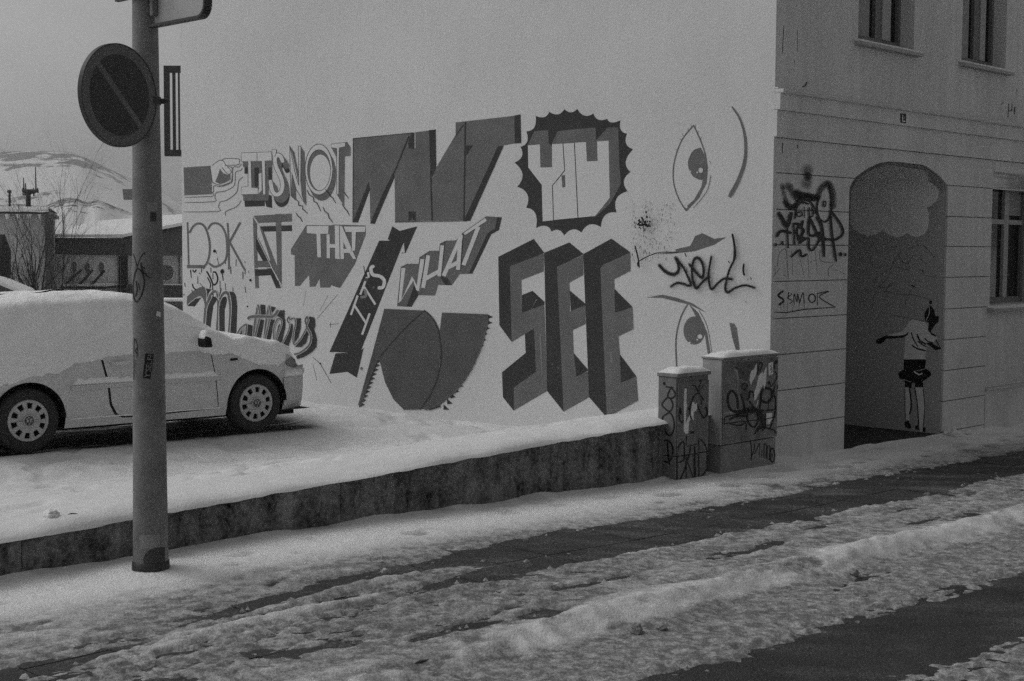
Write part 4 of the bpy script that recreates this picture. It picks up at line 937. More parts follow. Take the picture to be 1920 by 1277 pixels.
# panel pieces laid on the side surface
def tz(x,z):
    ts=np.linspace(0,.5,140); zz=[yprof(x,t)[1] for t in ts]; return float(np.interp(z,zz,ts))
def side_patch(name,pts_lo,pts_hi,off_,m,par,nx=20,nz=10,sg=-1,smooth=True):
    """pts_lo/hi: lists (x,z) polylines giving bottom and top edges"""
    V_=[];
    for i in range(nx+1):
        f=i/nx
        xl=np.interp(f,np.linspace(0,1,len(pts_lo)),[q[0] for q in pts_lo]); zl=np.interp(f,np.linspace(0,1,len(pts_lo)),[q[1] for q in pts_lo])
        xh=np.interp(f,np.linspace(0,1,len(pts_hi)),[q[0] for q in pts_hi]); zh=np.interp(f,np.linspace(0,1,len(pts_hi)),[q[1] for q in pts_hi])
        for k in range(nz+1):
            g_=k/nz; x=xl+(xh-xl)*g_; z=zl+(zh-zl)*g_; y,_=yprof(x,tz(x,z)); V_.append((x,sg*(y+off_),z))
    F=[(i*(nz+1)+k,(i+1)*(nz+1)+k,(i+1)*(nz+1)+k+1,i*(nz+1)+k+1) for i in range(nx) for k in range(nz)]
    return mesh_obj(name,V_,F,m,par,smooth=smooth,local=True)
for sg in(-1,1):
    lo=[(-.44,.60),(-.42,.42),(-.36,.31),(-.26,.275),(.0,.275),(.4,.285),(.70,.295),(.775,.30)]; hi=[(-.50,.895)]+[(-.5+1.28*i/6,.895) for i in range(1,6)]+[(.70,.895)]
    side_patch('door_gap',[(q[0]*1.0+(-.02 if q[0]<0 else .014),q[1]-.014) for q in lo],[(hi[0][0]-.02,.90)]+hi[1:-1]+[(hi[-1][0]+.012,.90)],.003,M['void'],body,26,12,sg)
    dr=side_patch('door',lo,hi,.007,M['carpaint'],car,26,12,sg)
    side_patch('side_moulding',[(-.84,.575),(.80,.585)],[(-.84,.62),(.80,.63)],.022,M['car_tr'],car,24,2,sg)
    hb=MB().box(Vector((0,0,0)),Vector((1,0,0)),Vector((0,1,0)),Z,(-.42,sg*.885-.018,.80),(-.22,sg*.885+.018,.83)); bevel(hb.build('door_handle',M['carpaint'],dr,local=True),.008)
    # mirror
    mr=MB(); c0=Vector((.60,sg*.93,1.0))
    mr.hexa([c0+Vector((-.05,-.09,-.06)),c0+Vector((.05,-.07,-.06)),c0+Vector((.05,.07,-.06)),c0+Vector((-.05,.09,-.06)),c0+Vector((-.05,-.09,.06)),c0+Vector((.03,-.06,.055)),c0+Vector((.03,.06,.055)),c0+Vector((-.05,.09,.06))])
    mro=bevel(mr.build('mirror',M['void'],car,local=True),.02,3)
    ms_=MB(); ms_.hexa([c0+Vector((-.06,-.09,.02)),c0+Vector((.05,-.07,.02)),c0+Vector((.05,.07,.02)),c0+Vector((-.06,.09,.02)),c0+Vector((-.04,-.05,.12)),c0+Vector((.02,-.04,.12)),c0+Vector((.02,.04,.12)),c0+Vector((-.04,.05,.12))])
    bevel(ms_.build('mirror_snow',M['snow_car'],mro,local=True),.03,3)
    # repeater lamp, headlight, bumper line
    side_patch('side_repeater',[(.93,.775),(1.02,.78)],[(.93,.80),(1.02,.805)],.012,M['void'],car,4,2,sg,False)
    side_patch('headlight',[(1.69,.675),(1.77,.655),(1.84,.655),(1.90,.66)],[(1.64,.72),(1.73,.765),(1.80,.77),(1.88,.735)],.008,M['lamp'],car,8,5,sg)
    # bumper skin
    side_patch('bumper_side',[(1.63,.25),(1.74,.25),(1.87,.27),(1.94,.30)],[(1.60,.555),(1.72,.56),(1.88,.565),(1.98,.56)],.016,M['car_tr'],car,10,6,sg)
    # wheel arch lips
for x_,nm in ((1.984,'front_bumper'),(-2.06,'rear_bumper')):
    bb=MB(); s_=1 if x_>0 else -1
    pts=[(wd(1.93)*math.sin(th)*1.0,x_-s_*.05+s_*.07*math.cos(th)) for th in np.linspace(-math.pi/2,math.pi/2,15)]
    for i in range(14):
        (y0,xa),(y1,xb)=pts[i],pts[i+1]
        bb.hexa([Vector((xa-s_*.1,y0,.27)),Vector((xb-s_*.1,y1,.27)),Vector((xb,y1,.27)),Vector((xa,y0,.27)),Vector((xa-s_*.1,y0,.56)),Vector((xb-s_*.1,y1,.56)),Vector((xb,y1,.56)),Vector((xa,y0,.56))])
    bb.build(nm,M['car_tr'],car,local=True)
MB().box(Vector((0,0,0)),Vector((1,0,0)),Vector((0,1,0)),Z,(1.66,-.62,.13),(1.86,.62,.25)).build('undertray',M['void'],car,local=True)
MB().box(Vector((0,0,0)),Vector((1,0,0)),Vector((0,1,0)),Z,(-1.6,-.5,.14),(1.6,.5,.22)).build('underbody',M['void'],car,local=True)
# snow coat
def zsn(x,sd_):
    base=np.interp(x,[-2.1,-1.25,-.98,-.80,-.5,.75,.95,1.25,1.5,1.62,1.72,1.86,1.93,2.0],[.62,.705,.74,.82,.86,.87,.83,.73,.70,.72,.785,.775,.74,.66])
    return base+.05*(n1(x*4+sd_*9,15)-.5)*2+.05*(n1(x*23+sd_*9,16)-.5)+.03*(n1(x*61+sd_*9,17)-.5)
b=MB(); xs2=np.linspace(-2.10,2.02,150); R_=36
for sg in(-1,1):
    V_=[]
    for x in xs2:
        xx=min(max(x,-2.055),1.98); zz=zsn(x,sg); ts=np.linspace(0,.6,120); tl=float(np.interp(zz,[yprof(xx,t)[1] for t in ts],ts)); 
        for k in range(R_):
            f=(k/(R_-1))**.9; t=tl+(1-tl)*f; y,z=yprof(xx,t); y2,z2=yprof(xx,min(1,t+.02)); y1,z1=yprof(xx,max(0,t-.02))
            ty,tz_=y2-y1,z2-z1; L_=math.hypot(ty,tz_) or 1; ny,nz_=tz_/L_,-ty/L_
            if t>.97: ny,nz_=0.,1.
            lump=float(.7+.9*vnoise(np.array([x*5.]),np.array([t*9+sg*5]),33)[0]*.6+.5*vnoise(np.array([x*14.]),np.array([t*24+sg*5]),34)[0]*.4)
            th=(.012+.05*max(0,nz_)**.8)*min(1,f*3.2+.04)*lump
            if k==0: th=.0015
            px_=x if abs(x)<2.05 else x
            V_.append((px_+(.02 if x>1.9 else 0)*min(1,f*8),sg*(y+ny*th),z+nz_*th))
    b.add(V_,[(i*R_+k,(i+1)*R_+k,(i+1)*R_+k+1,i*R_+k+1) for i in range(len(xs2)-1) for k in range(R_-1)])
sn=b.build('snow_coat',M['snow_car'],car,smooth=True,local=True)
for x in(-2.10,2.13):
    pass
q=MB()
for x_,s_ in((2.01,1),(-2.10,-1)):
    xx=1.98*s_ if s_>0 else -2.055
    ring=[]
    for k in range(20):
        t=.3+.7*k/19; y,z=yprof(xx,t); ring.append((y,max(z,.56)))
    q.add([(x_,y,z+.004) for y,z in ring]+[(x_,-y,z+.004) for y,z in ring[::-1]],[tuple(range(40))])
q.build('snow_coat_ends',M['snow_car'],sn,local=True)
# snow on moulding, bumper top, sill
for (a,c,z_,d0,d1,h_) in ((-.82,.78,.628,.0,.036,.055),(1.62,1.95,.565,.0,.03,.06),(-.85,.85,.285,.0,.022,.015)):
    q=MB(); nn=60
    V_=[]
    for i in range(nn+1):
        x=a+(c-a)*i/nn; y,_=yprof(x,tz(x,z_)); e=min(1,min(i,nn-i)/2); hh=h_*(.6+.9*n1(x*16,44))*e
        V_+=[(x,-(y-.02),z_-.0),(x,-(y+d1),z_-.0),(x,-(y+d1*.8),z_+hh*.7),(x,-(y-.005),z_+hh)]
    F=[(i*4+k,(i+1)*4+k,(i+1)*4+k+1,i*4+k+1) for i in range(nn) for k in range(3)]
    q.add(V_,F); q.build('snow_ledge',M['snow_car'],sn,smooth=True,local=True)
# wheels
def lathe(prof_,n=48,ax='y',c=Vector((0,0,0)),m=0,mb=None):
    mb=mb or MB(); V_=[(c.x+r*math.cos(2*math.pi*k/n),c.y+y,c.z+r*math.sin(2*math.pi*k/n)) for r,y in prof_ for k in range(n)]
    return mb.add(V_,[(i*n+k,i*n+(k+1)%n,(i+1)*n+(k+1)%n,(i+1)*n+k) for i in range(len(prof_)-1) for k in range(n)],m)
def wheel(x,sg):
    # outer face towards sg*y
    c=Vector((x,sg*.74,.305)); s=sg
    tr=lathe([(.19,-s*.08),(.25,-s*.095),(.30,-s*.085),(.312,-s*.05),(.314,s*.05),(.302,s*.088),(.27,s*.100),(.225,s*.097),(.205,s*.085),(.19,s*.06)],48,c=c)
    ty=tr.build('wheel',M['rubber'],car,smooth=True,local=True)
    lathe([(.205,s*.06),(.12,s*.03),(.0001,s*.03)],40,c=c).build('rim_back',M['void'],ty,smooth=True,local=True)
    if sg>0: return
    # hub cover: disc with ten openings, turned rim, raised centre
    R1=.198; outer=[(R1*math.cos(2*math.pi*k/60),R1*math.sin(2*math.pi*k/60)) for k in range(60)]
    holes=[]
    for k in range(10):
        a=2*math.pi*(k+.35)/10; hw0,hw1=.14,.15; r0,r1=.118,.177
        h=[(r0*math.cos(a-hw0*1.3),r0*math.sin(a-hw0*1.3)),(r1*math.cos(a-hw1*1.15),r1*math.sin(a-hw1*1.15)),(r1*math.cos(a+hw1*1.15),r1*math.sin(a+hw1*1.15)),(r0*math.cos(a+hw0*1.3),r0*math.sin(a+hw0*1.3))]
        holes.append(h)
    def hf(p0,p1,d):
        r=math.hypot(p0,p1); dome=.018*(1-(r/.2)**2)
        return Vector((c.x+p0,c.y+s*(.088+dome)-s*d,c.z+p1))
    hb=MB().prism(hf,outer,holes,0,.02).build('hub_cover',M['hub'],ty,local=True); 
    lathe([(.172,s*.088),(.185,s*.100),(.198,s*.096),(.203,s*.084)],48,c=c).build('hub_rim',M['hub'],ty,smooth=True,local=True)
    lathe([(.060,s*.104),(.058,s*.113),(.050,s*.115),(.047,s*.108),(.0001,s*.1085)],32,c=c).build('hub_centre',M['hub'],ty,smooth=True,local=True)
    # roundel: ring with V over W
    e=MB(); yy=s*.1105
    def bar(p0,p1,w_):
        d=Vector((p1[0]-p0[0],0,p1[1]-p0[1])).normalized(); n_=Vector((-d.z,0,d.x))*w_/2; o_=c+Vector((0,yy,0))
        a0=o_+Vector((p0[0],0,p0[1]));a1=o_+Vector((p1[0],0,p1[1])); y2=Vector((0,s*.003,0))
        e.hexa([a0-n_,a1-n_,a1-n_+y2,a0-n_+y2,a0+n_,a1+n_,a1+n_+y2,a0+n_+y2])
    for p0,p1 in (((-.018,.034),(0,.004)),((0,.004),(.018,.034)),((-.034,.012),(-.014,-.034)),((-.014,-.034),(0,-.002)),((0,-.002),(.014,-.034)),((.014,-.034),(.034,.012))): bar(p0,p1,.006)
    for k in range(24):
        a0,a1=2*math.pi*k/24,2*math.pi*(k+1)/24; bar((.041*math.cos(a0),.041*math.sin(a0)),(.041*math.cos(a1),.041*math.sin(a1)),.005)
    e.build('wheel_emblem',M['metal_d'],ty,local=True)
for x in AX:
    for sg in(-1,1): wheel(x,sg)

# ================================================================== POLE AND SIGNS
pole=thing('street_pole',POLE,'tapered grey steel lamp pole with stickers at the pavement edge','pole')
n=32; prf=[(0,.100),(.03,.115),(.10,.114),(.5,.110),(1.2,.104),(2.2,.095),(3.2,.085),(4.5,.072),(6.0,.062)]
V_=[(POLE.x+r*math.cos(2*math.pi*k/n),POLE.y+r*math.sin(2*math.pi*k/n),z-(.02 if z else .14)) for z,r in prf for k in range(n)]
ps=mesh_obj('shaft',V_,[(i*n+k,i*n+(k+1)%n,(i+1)*n+(k+1)%n,(i+1)*n+k) for i in range(len(prf)-1) for k in range(n)],M['pole'],pole,smooth=True)
lathe([(.128,.0)],n).v
bs=MB(); V_=[(POLE.x+r*math.cos(2*math.pi*k/n),POLE.y+r*math.sin(2*math.pi*k/n),z) for r,z in ((.101,.0),(.120,-.01),(.123,-.05),(.124,-.16)) for k in range(n)]
bs.add(V_,[(i*n+k,i*n+(k+1)%n,(i+1)*n+(k+1)%n,(i+1)*n+k) for i in range(3) for k in range(n)]); bs.build('base_collar',M['metal_d'],pole,smooth=True)
hp=hit_surf([ps])
def ppaint(name,label=None):
    q=Paint(hp); q.eps=.0002; q.fine=True; q.nm=name; q.lb=label; return q
q=ppaint('sticker'); q.crop(240,360,4.91); q.poly('p_midl',[(175,95),(270,95),(270,178),(178,178)]); q.build('sticker',ps,'pale blank square sticker')
q=ppaint('sticker'); q.crop(240,360,4.91); q.poly('p_dark',[(205,188),(262,188),(258,272),(205,268)]); q.build('sticker',ps,'dark square sticker')
q=ppaint('s'); q.crop(240,360,4.91); q.poly('p_light',[(265,1095),(300,1108),(302,1150),(258,1140)]); q.build('sticker',ps,'torn white scrap')
q=ppaint('g'); q.fine=False; q.crop(240,360,4.91)
for l_,w_ in (([(48,565),(70,630),(85,690),(100,640),(125,590),(150,560),(155,580)],8),([(85,700),(62,760),(50,850),(52,950),(78,1012),(120,960),(145,880),(148,800),(125,730),(85,700)],12),([(120,650),(125,700),(160,760),(205,792)],10),([(75,820),(85,900),(70,960)],10),([(95,840),(110,900)],12),([(130,690),(150,700)],22),([(145,745),(165,755)],24)): q.line('p_black',l_,w_)
q.crop(240,620,5.32)
for l_,w_ in (([(65,70),(60,250),(62,330),(60,490)],5),([(75,80),(95,160),(90,270)],6),([(95,170),(75,200),(98,240)],8),([(80,290),(80,430)],4)): q.line('p_black',l_,w_)
q.build('graffiti_tag',ps,'black marker face scrawled on the pole')
q=ppaint('y'); q.crop(240,620,5.32); q.poly('p_black',[(172,228),(258,236),(222,482),(147,470)])
cu=bpy.data.curves.new('t','FONT'); cu.body="Y'SELF?"; cu.size=1; to=bpy.data.objects.new('t',cu); col.objects.link(to); dg=bpy.context.evaluated_depsgraph_get(); tm=to.evaluated_get(dg).to_mesh()
vx=[v.co.copy() for v in tm.vertices]; fx=[list(p_.vertices) for p_ in tm.polygons]; mx=max(v.x for v in vx); my=max(v.y for v in vx)
O_=Vector((214,470));ex=Vector((36,-226));ey=Vector((-52,-6))
q.layer+=1
q._add([tuple(O_+ex*(v.x/mx)+ey*(v.y/my)) for v in vx],fx,'p_midl',.0012)
bpy.data.objects.remove(to); bpy.data.curves.remove(cu)
q.build('sticker',ps,"black sticker reading Y'SELF?")
q=ppaint('b'); q.crop(0,850,2.0); q.poly('p_midl',[(524,306),(600,303),(598,340),(585,352),(525,362)]); q.build('sticker',ps,'pale worn label near the base')
q=ppaint('b'); q.crop(0,850,2.0); q.poly('p_dark',[(536,400),(545,378),(562,362),(585,354),(608,352),(618,352),(618,425),(600,438),(570,438),(545,425)]); q.build('rust_patch',ps)
# small plate on the left of the pole
MB().box(POLE+Vector((-.02,0,2.4)),Vector((-.93,.35,0)).normalized(),Vector((.35,.93,0)).normalized(),Vector((-.1,0,1)).normalized(),(.08,-.01,-.035),(.155,.01,.035)).build('side_plate',M['metal_g'],pole)
# round no parking sign
SN=Vector((.868,-.497,0)).normalized(); SX=Vector((-SN.y,SN.x,0)); 
dsg=ray(225,179); sgc=CAM+dsg*((POLE.y-.32)/dsg.y)
sg_=thing('no_parking_sign',sgc,'round sign with a pale ring and one diagonal bar clamped to the pole','sign')
def sd3(x,z,d): return sgc+SX*x+Z*z-SN*d
RR=.315
circ=[(RR*math.cos(2*math.pi*k/64),RR*math.sin(2*math.pi*k/64)) for k in range(64)]
bevel(MB().prism(sd3,circ,[],0,.022).build('disc',M['sign_rim'],sg_),.004)
def seg_poly(sgn):
    # half disc on either side of the diagonal bar, bar runs from upper left to lower right
    r=.251; hw=.022; d=Vector((math.cos(math.radians(-45)),math.sin(math.radians(-45)))); nn_=Vector((-d.y,d.x))*sgn
    a0=math.asin(hw/r); base=math.atan2(nn_.y,nn_.x); pts=[]
    for k in range(33):
        a=base-(math.pi/2-a0)+(math.pi-2*a0)*k/32; pts.append((r*math.cos(a),r*math.sin(a)))
    return pts
for s_ in(-1,1): MB().prism(sd3,seg_poly(s_),[],-.002,.0005).build('face_field',M['sign_face'],sg_)
rim=MB(); 
for k in range(64):
    a0,a1=2*math.pi*k/64,2*math.pi*(k+1)/64
    c_=lambda r,a,d:sd3(r*math.cos(a),r*math.sin(a),d)
    rim.hexa([c_(RR,a0,-.003),c_(RR,a1,-.003),c_(RR,a1,.03),c_(RR,a0,.03),c_(RR+.006,a0,-.003),c_(RR+.006,a1,-.003),c_(RR+.006,a1,.03),c_(RR+.006,a0,.03)])
rim.build('edge_band',M['metal_d'],sg_)
pt=Vector((POLE.x,POLE.y,sgc.z))
cb=MB(); 
for k in range(24):
    a0,a1=2*math.pi*k/24,2*math.pi*(k+1)/24; r0,r1=.087,.095
    f_=lambda r,a,z_:pt+Vector((r*math.cos(a),r*math.sin(a),z_))
    cb.hexa([f_(r0,a0,-.025),f_(r0,a1,-.025),f_(r1,a1,-.025),f_(r1,a0,-.025),f_(r0,a0,.025),f_(r0,a1,.025),f_(r1,a1,.025),f_(r1,a0,.025)])
rd=Vector((.97,.24,0)).normalized()
cb.tube([pt+rd*.085,pt+rd*.125],.018,8); cb.tube([pt+rd*.125,pt+rd*.15],.008,6)
cb.tube([pt-SX*.0+(sgc-pt).normalized()*.07,sgc-SN*.02],.016,8)
cb.build('clamp',M['metal_d'],sg_)
# panel sign above, seen from behind
def pn(px,py): return on_plane(px,py,POLE,D)
pc0=pn(290,47); pr=pn(388,29)
pz=pc0.z; v0=.095; v1=(pr-POLE).dot(N)+.01
psn=thing('rectangular_sign',POLE+N*v0+Z*pz,'pale back of a rounded rectangular sign high on the pole','sign')
H=.62; rc=.07
lp=[(v0,0),(v1-rc,0)]+[(v1-rc+rc*math.sin(t),rc-rc*math.cos(t)) for t in np.linspace(.2,math.pi/2,6)]+[(v1,H-rc)]+[(v1-rc+rc*math.cos(t),H-rc+rc*math.sin(t)) for t in np.linspace(.2,math.pi/2,6)]+[(v0,H)]
pf=lambda a,z_,d:POLE+N*a+Z*(pz+z_)+D*d
MB().prism(pf,lp,[],.012,.02).build('panel',mat('sign_back',.42,.5,.08,8,fine=.05),psn)
# flange round the edge
fl=MB()
for i in range(len(lp)-1):
    a,c=Vector(lp[i]),Vector(lp[i+1]); t_=(c-a)
    if t_.length<1e-5: continue
    t_=t_.normalized(); nn_=Vector((t_.y,-t_.x))*.004
    fl.hexa([pf(*a,-.035),pf(*c,-.035),pf(*c,.022),pf(*a,.022),pf(*(a+nn_*4),-.035),pf(*(c+nn_*4),-.035),pf(*(c+nn_*4),.022),pf(*(a+nn_*4),.022)])
fl.build('flange',M['metal_d'],psn)
brk=MB(); brk.box(POLE+Z*pz,N,D,Z,(.10,-.03,.055),(.135,.010,.6)); bevel(brk.build('bracket',M['metal_g'],psn),.006)
MB().box(POLE+Z*pz,N,D,Z,(-.2,-.10,.17),(.26,-.07,.22)).build('clamp_bar',M['metal_d'],psn)

# ================================================================== UTILITY CABINETS
def cabinet(name,label,u0,u1,vf,vb,ztop,zs_,zbot,lid,two):
    t=thing(name,W(u0,vf,pav(u0)),label,'cabinet',group='street cabinets at the end of the low wall')
    o=Vector(P0); B=lambda a,c,v0_,v1_,z0_,z1_:MB().box(o,D,N,Z,(a,v0_,z0_),(c,v1_,z1_))
    pl_=bevel(B(u0,u1-.012,vb,vf-.012,zbot,zs_-.006).build('plinth',M['cab_dk'] if two else M['cab_s'],t),.006)
    bd=bevel(B(u0,u1,vb,vf-.014,zs_,ztop-.0).build('body',M['cab_side'] if two else M['cab_s'],t),.008)
    dr=bevel(B(u0+.018,u1-.006,vf-.0135,vf,zs_+.004,ztop-.022 if two else ztop-.05).build('door',M['cab'] if two else M['cab_s'],t),.004)
    ld=bevel(B(u0-.012,u1+.012,vb-.01,vf+.012,ztop+.0005,ztop+(.02 if two else .035)).build('lid',M['cab_dk'],t),.006)
    # snow cap
    zt2=ztop+(.02 if two else .035); nu,nv=26,16; V_=[]
    for i in range(nu+1):
        for j in range(nv+1):
            a=i/nu;c=j/nv; e=min(1,5*min(a,1-a))**.5*min(1,5*min(c,1-c))**.5
            hh=.002+e*(.030+.03*float(fbm(np.array([a*3+u0]),np.array([c*3.]),3,6)[0]))
            V_.append(W(u0-.008+(u1-u0+.016)*a,vb+(vf-vb+.008)*c,zt2+hh))
    mesh_obj('snow_cap',V_,[(i*(nv+1)+j,(i+1)*(nv+1)+j,(i+1)*(nv+1)+j+1,i*(nv+1)+j+1) for i in range(nu) for j in range(nv)],M['snow_clean'],t,smooth=True)
    return t,pl_,bd,dr
big=cabinet('utility_cabinet','larger street cabinet with torn posters and looping black tags against the house',6.23,7.22,.17,-.085,.955,.09,-.5,.02,True)
sml=cabinet('utility_cabinet','smaller narrow street cabinet with a white streak at the end of the low wall',5.515,6.035,.15,-.085,.82,.05,-.5,.035,False)
MB().box(P0,D,N,Z,(7.20,.171,.60),(7.21,.178,.64)).build('lock',M['metal_d'],big[0])
hc=hit_surf([big[1],big[2],big[3]])
p=Paint(hc,(1340,650,5.108)); p.eps=.0002; p.wk=1.3
p.poly('cab_side',[(106,120),(200,135),(190,210),(235,215),(225,330),(218,440),(225,560),(215,620),(100,650)])
p.poly('cab_dk',[(118,285),(180,262),(185,345),(125,360)]).disc('cab_dk',(120,412),12,24)
p.poly('p_dmid',[(205,150),(430,130),(420,230),(300,330),(230,300),(215,210)]).poly('p_dmid',[(250,350),(310,350),(320,470),(300,520),(262,470)])
p.poly('paper',[(395,165),(402,165),(400,240),(385,290),(362,330),(345,370),(333,330),(335,270),(350,230),(375,215)]).poly('paper',[(455,240),(462,262),(490,195),(496,200),(492,330),(472,412),(466,360),(440,400),(425,440),(395,500),(378,520),(376,440),(400,370),(418,280)]).poly('paper',[(412,510),(418,515),(400,580),(392,578)])
p.poly('paper',[(512,160),(556,145),(558,262),(514,276)])
for q_ in ([(530,185),(548,165)],[(530,190),(548,200),(530,215)],[(530,225),(547,220),(545,240),(530,245)]): p.line('p_black',q_,5)
p.disc('p_black',(596,172),26,46).poly('paper',[(490,640),(548,632),(548,690),(520,740),(490,745)])
p.build('torn_poster',big[3],'torn posters and stickers')
p=Paint(hc,(1340,650,5.108)); p.eps=.0002; p.wk=1.3
for q_,w_ in (([(205,205),(235,220),(250,300)],22),([(222,590),(215,500),(190,440),(160,425),(130,460),(125,530),(145,590),(185,620),(280,620)],18),([(250,455),(275,530),(285,610)],15),([(310,510),(330,480),(335,430),(370,440),(375,480)],15),([(330,520),(370,580),(410,640),(415,700),(380,770),(330,740),(310,680),(330,610),(380,600)],14),([(440,510),(450,430),(490,395),(540,420),(545,490),(500,535),(450,520)],18),([(560,440),(590,370)],30),([(550,430),(580,500),(575,640),(530,780)],10),([(520,500),(510,610)],9),([(440,520),(430,620),(460,740),(480,780),(490,640)],11),([(250,380),(285,350),(310,370),(290,410),(255,400)],9),([(410,270),(430,160),(455,165),(430,240)],8),([(80,680),(250,640),(400,620),(605,600)],9),([(80,740),(300,712),(440,700),(605,668)],7),([(605,598),(605,668)],9),([(85,690),(85,740)],22),([(140,700),(200,670),(300,660)],16),([(150,740),(240,755),(300,720)],9),([(380,840),(440,780),(540,790),(595,830)],9),([(300,740),(300,800)],13),([(510,360),(520,330),(540,380),(590,300),(590,250),(560,240)],6),([(255,130),(270,260)],14),([(325,120),(330,190)],12),([(385,830),(430,760),(460,800)],12),([(240,620),(330,600),(400,600)],20)): p.line('p_black',q_,w_)
p.mist([(240,640),(400,610),(470,760)],110,'spray_l',.35)
p.build('graffiti_tag',big[3],'looping black tags across the door')
p=Paint(hc,(1340,650,5.108)); p.eps=.0002; p.wk=1.3
for q_,w_ in (([(335,895),(350,960),(350,1090)],8),([(350,1060),(378,980),(380,930)],7),([(380,1030),(400,985),(430,925)],7),([(430,925),(425,1060)],7),([(452,985),(450,1050)],7),([(470,1060),(475,935),(495,950),(490,1060)],7),([(500,1075),(505,960),(530,965),(522,1085)],7)): p.line('p_black',q_,w_)
p.line('p_black',ell(552,1040,22,66,n=18),9,2).disc('p_black',(548,1040),5,20)
p.build('graffiti_tag',big[1],'small black marker tag on the plinth')
hc=hit_surf([sml[1],sml[2],sml[3]])
p=Paint(hc,(1240,690,5.8)); p.eps=.0002; p.wk=1.3
p.poly('paper',[(250,222),(275,222),(272,380),(280,400),(268,480),(265,600),(290,540),(305,515),(315,560),(300,590),(292,712),(265,715),(242,690),(245,500),(242,400)])
p.poly('paper',[(335,375),(355,370),(360,400),(385,378),(390,440),(370,470),(350,480),(350,570),(328,568),(315,540),(325,440)])
p.build('torn_poster',sml[3],'long white torn streak')
p=Paint(hc,(1240,690,5.8)); p.eps=.0002; p.wk=1.3
for q_,w_ in (([(55,205),(125,212)],16),([(110,205),(70,300),(110,330),(150,300),(140,250),(105,215)],13),([(75,310),(10,390),(40,440),(90,470),(125,420),(115,360),(80,320)],13),([(90,480),(20,530),(15,600),(50,700),(90,735),(130,690),(140,600),(120,520),(90,480)],13),([(5,840),(40,790),(90,800),(125,870),(120,960),(80,1020),(30,1010),(0,960)],13),([(65,800),(75,940),(90,1050)],14),([(170,1250),(170,950),(190,850),(240,800),(250,900),(240,1000),(180,1030)],12),([(270,740),(270,1200)],12),([(190,1250),(270,1050),(320,850)],11),([(270,980),(345,1190)],11),([(280,850),(380,830)],9),([(360,860),(365,1200)],24),([(405,790),(408,1200)],12),([(405,765),(450,800),(490,880),(500,1020),(480,1120),(420,1190)],9),([(200,440),(190,520),(215,590),(240,570)],9),([(205,440),(215,500)],22),([(335,570),(305,480),(320,380),(360,300),(400,270)],8),([(330,185),(370,200),(400,260),(440,320),(460,350)],9),([(390,240),(440,130),(410,150)],6),([(390,400),(430,500),(460,540),(495,500),(490,430)],11),([(400,255),(460,180)],7),([(430,340),(435,400)],9),([(480,430),(490,440)],22),([(320,700),(345,700)],26),([(290,440),(300,450)],16)): p.line('p_black',q_,w_)
p.disc('p_black',(33,168),14,18)
p.build('graffiti_tag',sml[3],'black loops and large letters')

# ================================================================== ICE AND SNOW LUMPS
def lump(name,loc,r,sx,label,cat,m,seed,grp=None):
    bm=bmesh.new(); bmesh.ops.create_icosphere(bm,subdivisions=4,radius=1)
    rr_=random.Random(seed); of=rr_.uniform(0,90)
    from mathutils import noise as mn
    for v in bm.verts:
        c=v.co; k=1+.35*mn.noise(c*1.4+Vector((of,0,0)))+.14*mn.noise(c*4+Vector((of,3,0)))+.05*mn.noise(c*11+Vector((of,3,0)))
        v.co=Vector((c.x*k*sx[0]*r,c.y*k*sx[1]*r,c.z*k*sx[2]*r))
    me=bpy.data.meshes.new(name); bm.to_mesh(me); bm.free(); me.materials.append(M[m])
    for p_ in me.polygons: p_.use_smooth=True
    o=bpy.data.objects.new(name,me); col.objects.link(o); o.location=loc; o.rotation_euler=(0,0,rr_.uniform(0,3)); setp(o,label,cat,grp); return o
def street_z(u,v): return pav(u)-.042-.055*float(sm(3.0,3.25,np.array([v]))[0])+float(thick(np.array([u]),np.array([v]))[0])
def st(px,py,dz,r,sx,name,label,cat,m,seed,grp=None):
    q=on_z(px,py,-.06); u=(q-P0).dot(D); v=(q-P0).dot(N)
    for _ in range(4):
        z=street_z(u,v); q=on_z(px,py,z); u=(q-P0).dot(D); v=(q-P0).dot(N)
    return lump(name,(q.x,q.y,z+dz),r,sx,label,cat,m,seed,grp)
st(1192,1186,.018,.042,(1,1,.85),'ice_chunk','largest dark lump of dirty ice on the slushy road edge','ice chunk','ice',1,'dirty ice chunks by the kerb')
st(1240,1180,.008,.026,(1.3,1,.7),'ice_chunk','smaller lump of ice just right of the largest one','ice chunk','ice',2,'dirty ice chunks by the kerb')
st(1601,1077,.012,.034,(1.2,1,.8),'ice_chunk','far ice lump nearest the right edge of the street','ice chunk','ice',5,'dirty ice chunks by the kerb')
for (px,py,r,lb,sd_) in ((1772,815,.065,'left snow clump at the foot of the arch\'s right jamb',7),(1790,817,.075,'wider snow clump just right of the jamb foot',8),(1815,812,.04,'small snow clump farthest right along the house foot',9)):
    q=on_z(px,py,pav(11.4)+.02); u=max(UR-.05,(q-P0).dot(D)); lump('snow_clump',W(u,max(.05,(q-P0).dot(N)),pav(u)+.04),r,(1.2,1,.75),lb,'snow clump','snow_clean',sd_,'snow clumps by the arch')
q=on_z(96,965,wall_top(-.9)+.08); lump('ice_chunk',(q.x,q.y,q.z-.0),.05,(1.3,1,.7),'pale ice lump on the snow above the low wall left of the pole','ice chunk','snow_clean',21)
q=on_z(136,962,wall_top(-.8)+.08); lump('dark_scrap',(q.x,q.y,q.z-.01),.02,(1.8,.8,.5),'tiny dark scrap lying in the snow left of the pole','scrap','metal_d',22)

